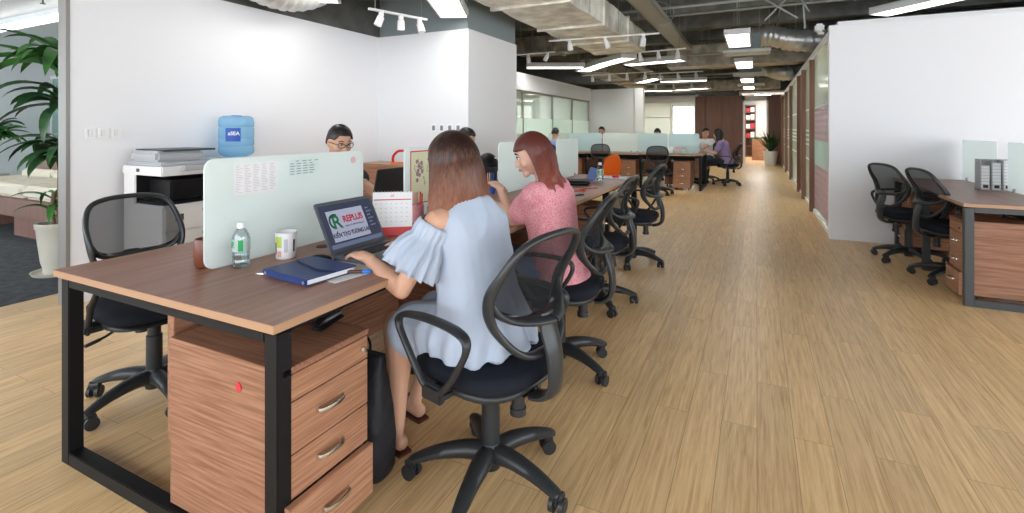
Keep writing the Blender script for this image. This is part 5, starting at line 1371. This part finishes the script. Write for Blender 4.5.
def short_hair(info, m, seed=0, spike=.006, dn=-.035, fh=.070):
    hc, HR, HS = info['hc'], info['HR'], info['HS']; b = NB(); NA, NL = 96, 18; g = []
    for i in range(NA):
        a = 2 * PI * i / NA; fr = abs((a + PI) % (2 * PI) - PI) / PI * 180; dx, dy = math.sin(a), math.cos(a)
        end = fh + (.030 - fh) * ss(40, 62, fr) + (dn - .030) * ss(85, 125, fr)
        row = []
        for k in range(NL + 1):
            t = k / NL; z = .128 + (end - .128) * t; top = math.sqrt(max(0, 1 - (max(0, z) / .130) ** 2)); sq = top ** .8
            w_ = 1 + .03 * noise.noise(Vector((dx * 6, dy * 6, z * 30 + seed))) + spike * 3 * abs(math.sin(a * 23 + seed)) * (1 - t)
            x = dx * (HS[0] + .010) * sq * w_; y = dy * (HS[1] + .012) * sq * w_ - .004 + (.006 if dy > 0 else 0)
            if z < 0: x *= 1 - .36 * (-z / .115) ** 1.6 ; y *= 1 - .2 * (-z / .115)
            if k == NL: x *= .93; y *= .93
            row.append(hc + HR @ Vector((x, y, z)))
        g.append(row)
    vs = [[b.verts.new(p) for p in r] for r in g]
    for i in range(NA):
        for k in range(NL): b.faces.new((vs[i][k], vs[(i + 1) % NA][k], vs[(i + 1) % NA][k + 1], vs[i][k + 1]))
    bmesh.ops.remove_doubles(b, verts=b.verts, dist=.0004)
    return obj('hair', b, m, info['o'], smooth=180)
def wrinkle(amp, scale=9, stretch=(1, 1, .45), seed=0):
    S = Vector(stretch)
    def f(co, n):
        q = Vector((co.x * S.x, co.y * S.y, co.z * S.z)) * scale + Vector((seed, 0, 0))
        w = noise.noise(q + noise.noise_vector(q * .6) * .8); return amp * (1 - abs(w) * 2.2) + amp * .5 * noise.noise(q * 2.3)
    return f
def tee(info, m, vox=.009, sleeve=.55, grow=.014, hem=-.09, neck=.46, amp=.006, name='shirt', loose=0, seed=0, hips=True):
    P0, s, sp = info['P0'], info['s'], info['sp']; b = NB(); g = grow
    pts = [P0 + s * hem] + [P0 + s * t for t in (0, .12, .25, .36, .42, neck)]
    pr = [(.172 + g + loose, .128 + g), (.172 + g + loose, .122 + g), (.145 + g + loose, .104 + g + loose * .5), (.148 + g + loose * .6, .108 + g), (.163 + g, .110 + g), (.142 + g, .092 + g), (.066 + g * .4, .062 + g * .3)]
    torso(b, pts, pr)
    for side in (-1, 1):
        S_, e = info['s%d' % side], info['e%d' % side]
        limb(b, [P0 + s * .37 + Vector((side * .07, 0, 0)), S_ + Vector((0, 0, .002)), S_.lerp(e, sleeve * .5), S_.lerp(e, sleeve)], [.065, .050 + g, .050 + g, .054 + g])
        if sleeve > .95:
            w_ = info['w%d' % side]; limb(b, [e, e.lerp(w_, .5), e.lerp(w_, .88)], [.050, .046, .036])
    if hips and 'k1' in info:
        for side in (-1, 1):
            h, kn = info['h%d' % side], info['k%d' % side]; limb(b, [h, h.lerp(kn, .22)], [.10, .095])
    return remesh(name, b, m, info['o'], vox, 3, wrinkle(amp, seed=seed))
def trousers(info, m, vox=.01, to=.95, name='trousers'):
    b = NB()
    for side in (-1, 1):
        h, kn, an = info['h%d' % side], info['k%d' % side], info['a%d' % side]
        limb(b, [Vector((side * .06, -.02, info['P0'].z)), h, h.lerp(kn, .5), kn], [.11, .108, .092, .074]); limb(b, [kn, kn.lerp(an, .5), kn.lerp(an, to)], [.074, .060, .050])
    torso(b, [info['P0'] + Vector((0, -.01, -.08)), info['P0'], info['P0'] + info['s'] * .1], [(.15, .11), (.182, .132), (.155, .115)])
    return remesh(name, b, m, info['o'], vox, 3, wrinkle(.004))
def shoes(info, m, name='shoe'):
    for side in (-1, 1):
        an = info['a%d' % side]; b = NB()
        limb(b, [an + Vector((0, -.03, -.045)), an + Vector((0, .04, -.04)), an + Vector((0, .12, -.052)), an + Vector((0, .175, -.060))], [.038, .042, .038, .024], flat=[1, .9, .75, .7], up=(0, 0, 1))
        bmesh.ops.bisect_plane(b, geom=b.verts[:] + b.edges[:] + b.faces[:], plane_co=(0, 0, .004), plane_no=(0, 0, -1), clear_outer=True)
        obj(name, b, m, info['o'], smooth=70)
# ---------------------------------------------------------------- woman in blue
W1 = person('person', 'person seen from behind with a brown bob and light blue dress, typing on the laptop', (-.915, 1.625), 74,
    handL=(-1.365, 1.50, .79), handR=(-1.37, 1.80, .79), kneeL=(-.12, .39, .50), kneeR=(.12, .42, .50), footL=(-.13, .37), footR=(.06, .50), lean=13, head_yaw=8, head_pitch=-12, vox=.0055, skin=M_skin, sh=.150, hz=.56,
    poleL=(-.25, -.9, -1), poleR=(.7, -.45, -1), curl=.30)
M_hairw = hair_mat('hair_brown_auburn', (.020, .008, .006), (.29, .098, .042), 1.29, .90)  # auburn ends: part dyed tint, part highlight put into the colour
long_hair(W1, .255, M_hairw, flare=.080, ridges=60, seed=3, locks=0, asym=-.01, face=72, width=1.06, fall=(.01, -.035, 0))
M_bluec = mat('light_blue_cotton', (.42, .475, .575), .8, sheen=.1, bump=(300, .12, (1, 1, 1), .001))
b = NB(); P0, s_ = W1['P0'], W1['s']
torso(b, [P0 + s_ * -.085, P0, P0 + s_ * .12, P0 + s_ * .25, P0 + s_ * .36, P0 + s_ * .42, P0 + s_ * .472], [(.20, .16), (.198, .150), (.165, .122), (.160, .122), (.162, .124), (.142, .110), (.088, .088)])
for side in (-1, 1):
    h, kn = W1['h%d' % side], W1['k%d' % side]
    limb(b, [h, h.lerp(kn, .35), h.lerp(kn, .72)], [.115, .105, .098])
limb(b, [P0 + Vector((0, .02, -.02)), P0 + Vector((.01, .30, -.03))], [.09, .085])
def dress_f(co, n):
    f = wrinkle(.006, 8, (1, 1, .5), 2)(co, n); low = ss(.66, .52, co.z)
    return f + low * .009 * math.sin(math.atan2(co.x, co.y - .05) * 15 + 4 * noise.noise(co * 6)) 
remesh('dress', b, M_bluec, W1['o'], .0065, 3, dress_f)
# ruffled off-shoulder sleeves (open cloth tubes with thickness)
for side in (-1, 1):
    S_, e = W1['s%d' % side], W1['e%d' % side]; ax = (e - S_).normalized()
    b = NB(); rings = []; rin = []; NS = 96
    fwd = Vector((0, 1, 0)); u = ax.cross(fwd).normalized(); v = u.cross(ax)
    for t, r, am in ((.02, .064, .001), (.06, .067, .002), (.14, .068, .004), (.24, .066, .005), (.28, .074, .008), (.38, .090, .010), (.50, .098, .012), (.60, .100, .014), (.66, .098, .017)):
        ro, ri = [], []
        for j in range(NS):
            a = 2 * PI * j / NS; w_ = am * (math.sin(a * 13 + 1.5 * math.sin(a * 3)) + .5 * math.sin(a * 29 + t * 6))
            out = Vector((side, 0, 0)) * .012 * ss(.2, .8, t)
            d = u * math.cos(a) + v * math.sin(a); c_ = S_.lerp(e, t) + out
            ro.append(c_ + d * (r + w_) + Vector((0, 0, -.012 * ss(.5, .84, t)))); ri.append(c_ + d * (r + w_ - .004) + Vector((0, 0, -.012 * ss(.5, .84, t))))
        rings.append(ro); rin.append(ri)
    A_ = skinrings(b, rings, caps=False); B_ = skinrings(b, [list(reversed(r)) for r in rin], caps=False)
    for (ra, rb) in ((A_[0], B_[0]), (A_[-1], B_[-1])):
        rb = list(reversed(rb))
        for j in range(NS):
            b.faces.new((ra[j], ra[(j + 1) % NS], rb[(j + 1) % NS], rb[j]))
    obj('sleeve', b, M_bluec, W1['o'], smooth=180)
for side in (-1, 1):
    an = W1['a%d' % side]; b = NB()
    prism(b, [(-.03, -.06), (.03, -.06), (.042, .06), (.04, .14), (.02, .185), (-.02, .185), (-.04, .14), (-.036, .06)], .012, Matrix.Translation((an.x, an.y, 0.0)), .003)
    sweep(b, cat([(an.x - .038, an.y + .08, .01), (an.x - .03, an.y + .075, .055), (an.x, an.y + .07, .068), (an.x + .03, an.y + .075, .055), (an.x + .038, an.y + .08, .01)], 4), .012, .003, n=8, up=(0, 1, 0)); obj('sandal', b, mat('sandal%d' % side, (.10, .03, .02), .5), W1['o'])
# ---------------------------------------------------------------- woman in pink
def pink_floral():
    m = mat('pink_floral', (.75, .20, .27), .75); nt = m.node_tree; p = nt.nodes['Principled BSDF']
    tc = nt.nodes.new('ShaderNodeTexCoord'); v = nt.nodes.new('ShaderNodeTexVoronoi'); v.inputs['Scale'].default_value = 75; v.feature = 'DISTANCE_TO_EDGE'
    n = nt.nodes.new('ShaderNodeTexNoise'); n.inputs['Scale'].default_value = 30; n.inputs['Detail'].default_value = 3
    mx = nt.nodes.new('ShaderNodeVectorMath'); mx.operation = 'MULTIPLY_ADD'; mx.inputs[1].default_value = (.06, .06, .06)
    nt.links.new(tc.outputs['Object'], n.inputs['Vector']); nt.links.new(n.outputs['Color'], mx.inputs[0]); nt.links.new(tc.outputs['Object'], mx.inputs[2]); nt.links.new(mx.outputs[0], v.inputs['Vector'])
    r = nt.nodes.new('ShaderNodeValToRGB'); e = r.color_ramp.elements; e[0].position = .02; e[0].color = (.80, .42, .44, 1); e[1].position = .20; e[1].color = (.72, .20, .26, 1)
    nt.links.new(v.outputs['Distance'], r.inputs[0]); nt.links.new(r.outputs[0], p.inputs['Base Color']); return m
M_pinkf = pink_floral()
W2 = person('person', 'person with reddish shoulder length hair in a pink floral shirt, seated in profile', (-.975, 2.565), 86,
    handL=(-1.36, 2.60, .95), handR=(-1.42, 2.78, .80), kneeL=(-.08, .43, .50), kneeR=(.12, .43, .50), lean=10, head_yaw=32, head_pitch=-20, vox=.007, skin=M_skin2, sh=.155, hz=.55,
    poleL=(-.1, -.35, -1.5), poleR=(.7, -.3, -1), curl=.7)
M_hairr = hair_mat('hair_reddish', (.10, .022, .015), (.25, .065, .045), 1.24, .95)
long_hair(W2, .240, M_hairr, flare=.075, ridges=48, seed=9, asym=.0, face=84, wave=.28, locks=20, fh=.044, fall=(0, -.04, 0))
tee(W2, M_pinkf, .008, .62, .018, -.10, .462, .006, seed=5)
trousers(W2, mat('light_denim', (.20, .30, .52), .8), .01); shoes(W2, M_blk)
# ---------------------------------------------------------------- men behind the screens
M_dark = mat('dark_cloth', (.03, .035, .045), .85); M_whitec = mat('white_cloth', (.78, .79, .82), .8); M_lilac = mat('lilac_cloth', (.30, .22, .42), .8); M_bluesh = mat('light_blue_shirt', (.33, .42, .75), .8)
def man(name, label, loc, yaw, cloth, hm=None, lng=False, head_yaw=0, head_pitch=-14, hz=.58, vox=.011, pants=M_dark, lean=10, **kw):
    i_ = person(name, label, loc, yaw, lean=lean, head_yaw=head_yaw, head_pitch=head_pitch, vox=vox, hz=hz, skin=kw.pop('skin', M_skin), **kw)
    if lng: long_hair(i_, kw.get('hl', .25), hm or M_hair_bk, flare=.02, seed=2, face=64)
    else: short_hair(i_, hm or M_hair_bk)
    tee(i_, cloth, vox, .6, .016, -.09, .462, .005); trousers(i_, pants, .012); shoes(i_, M_blk); return i_
m1 = man('person', 'person with short black hair and dark glasses looking down behind the near frosted screen', (-2.86, 2.69), -90, M_dark, head_yaw=-16, head_pitch=-16, hz=.592, vox=.008, handL=(-2.32, 2.72, .79), handR=(-2.30, 2.50, .79))
hc, HR = m1['hc'], m1['HR']; hp = lambda x, y, z: hc + HR @ Vector((x, y, z))
b = NB()
for sx in (-1, 1):
    sweep(b, [hp(sx * .034 + .025 * math.cos(R(a)), .101 - .012 * abs(math.cos(R(a)) + sx) * .4, .002 + .017 * math.sin(R(a))) for a in range(0, 360, 20)], .0022, n=6, closed=True)
    sweep(b, [hp(sx * .060, .092, .008), hp(sx * .080, .05, .008), hp(sx * .083, -.005, .004)], .0022, n=6)
sweep(b, [hp(-.009, .101, .004), hp(0, .104, .007), hp(.009, .101, .004)], .0022, n=6)
obj('glasses', b, M_ink, m1['o'])
man('person', 'person of whom only the black hair top shows behind the bobbed brown head', (-2.93, 4.52), -90, M_dark, head_pitch=-20, hz=.575, vox=.011)
man('person', 'person in a light blue shirt on the blue backed chair, seen from behind', (-4.05, 10.28), 0, M_bluesh, hz=.575, handL=(-4.2, 10.8, .79), handR=(-3.9, 10.8, .79))
man('person', 'person with short black hair looking over the white frosted screen of the back desks', (-3.60, 12.7), 180, M_dark, hz=.60, handL=(-3.45, 12.1, .79), handR=(-3.75, 12.1, .79), head_pitch=-6)
man('person', 'person whose dark hair just shows over the blue screen of the back desks', (-2.20, 12.75), 180, M_dark, hz=.565, handL=(-2.05, 12.15, .79), handR=(-2.35, 12.15, .79), head_pitch=-20)
man('person', 'person with long dark hair in a lilac top at the back desks', (-.63, 12.33), 82, M_lilac, lng=True, hz=.56, lean=12, handL=(-1.05, 12.2, .79), handR=(-1.05, 12.4, .79), hm=M_hair_bk, head_pitch=-18, skin=M_skin2)
man('person', 'person with short dark hair in a white shirt beyond the woman in lilac', (-1.12, 13.02), 170, M_whitec, hz=.58, head_yaw=40, handL=(-1.2, 12.5, .79), handR=(-1.4, 12.5, .79), pants=M_dark)
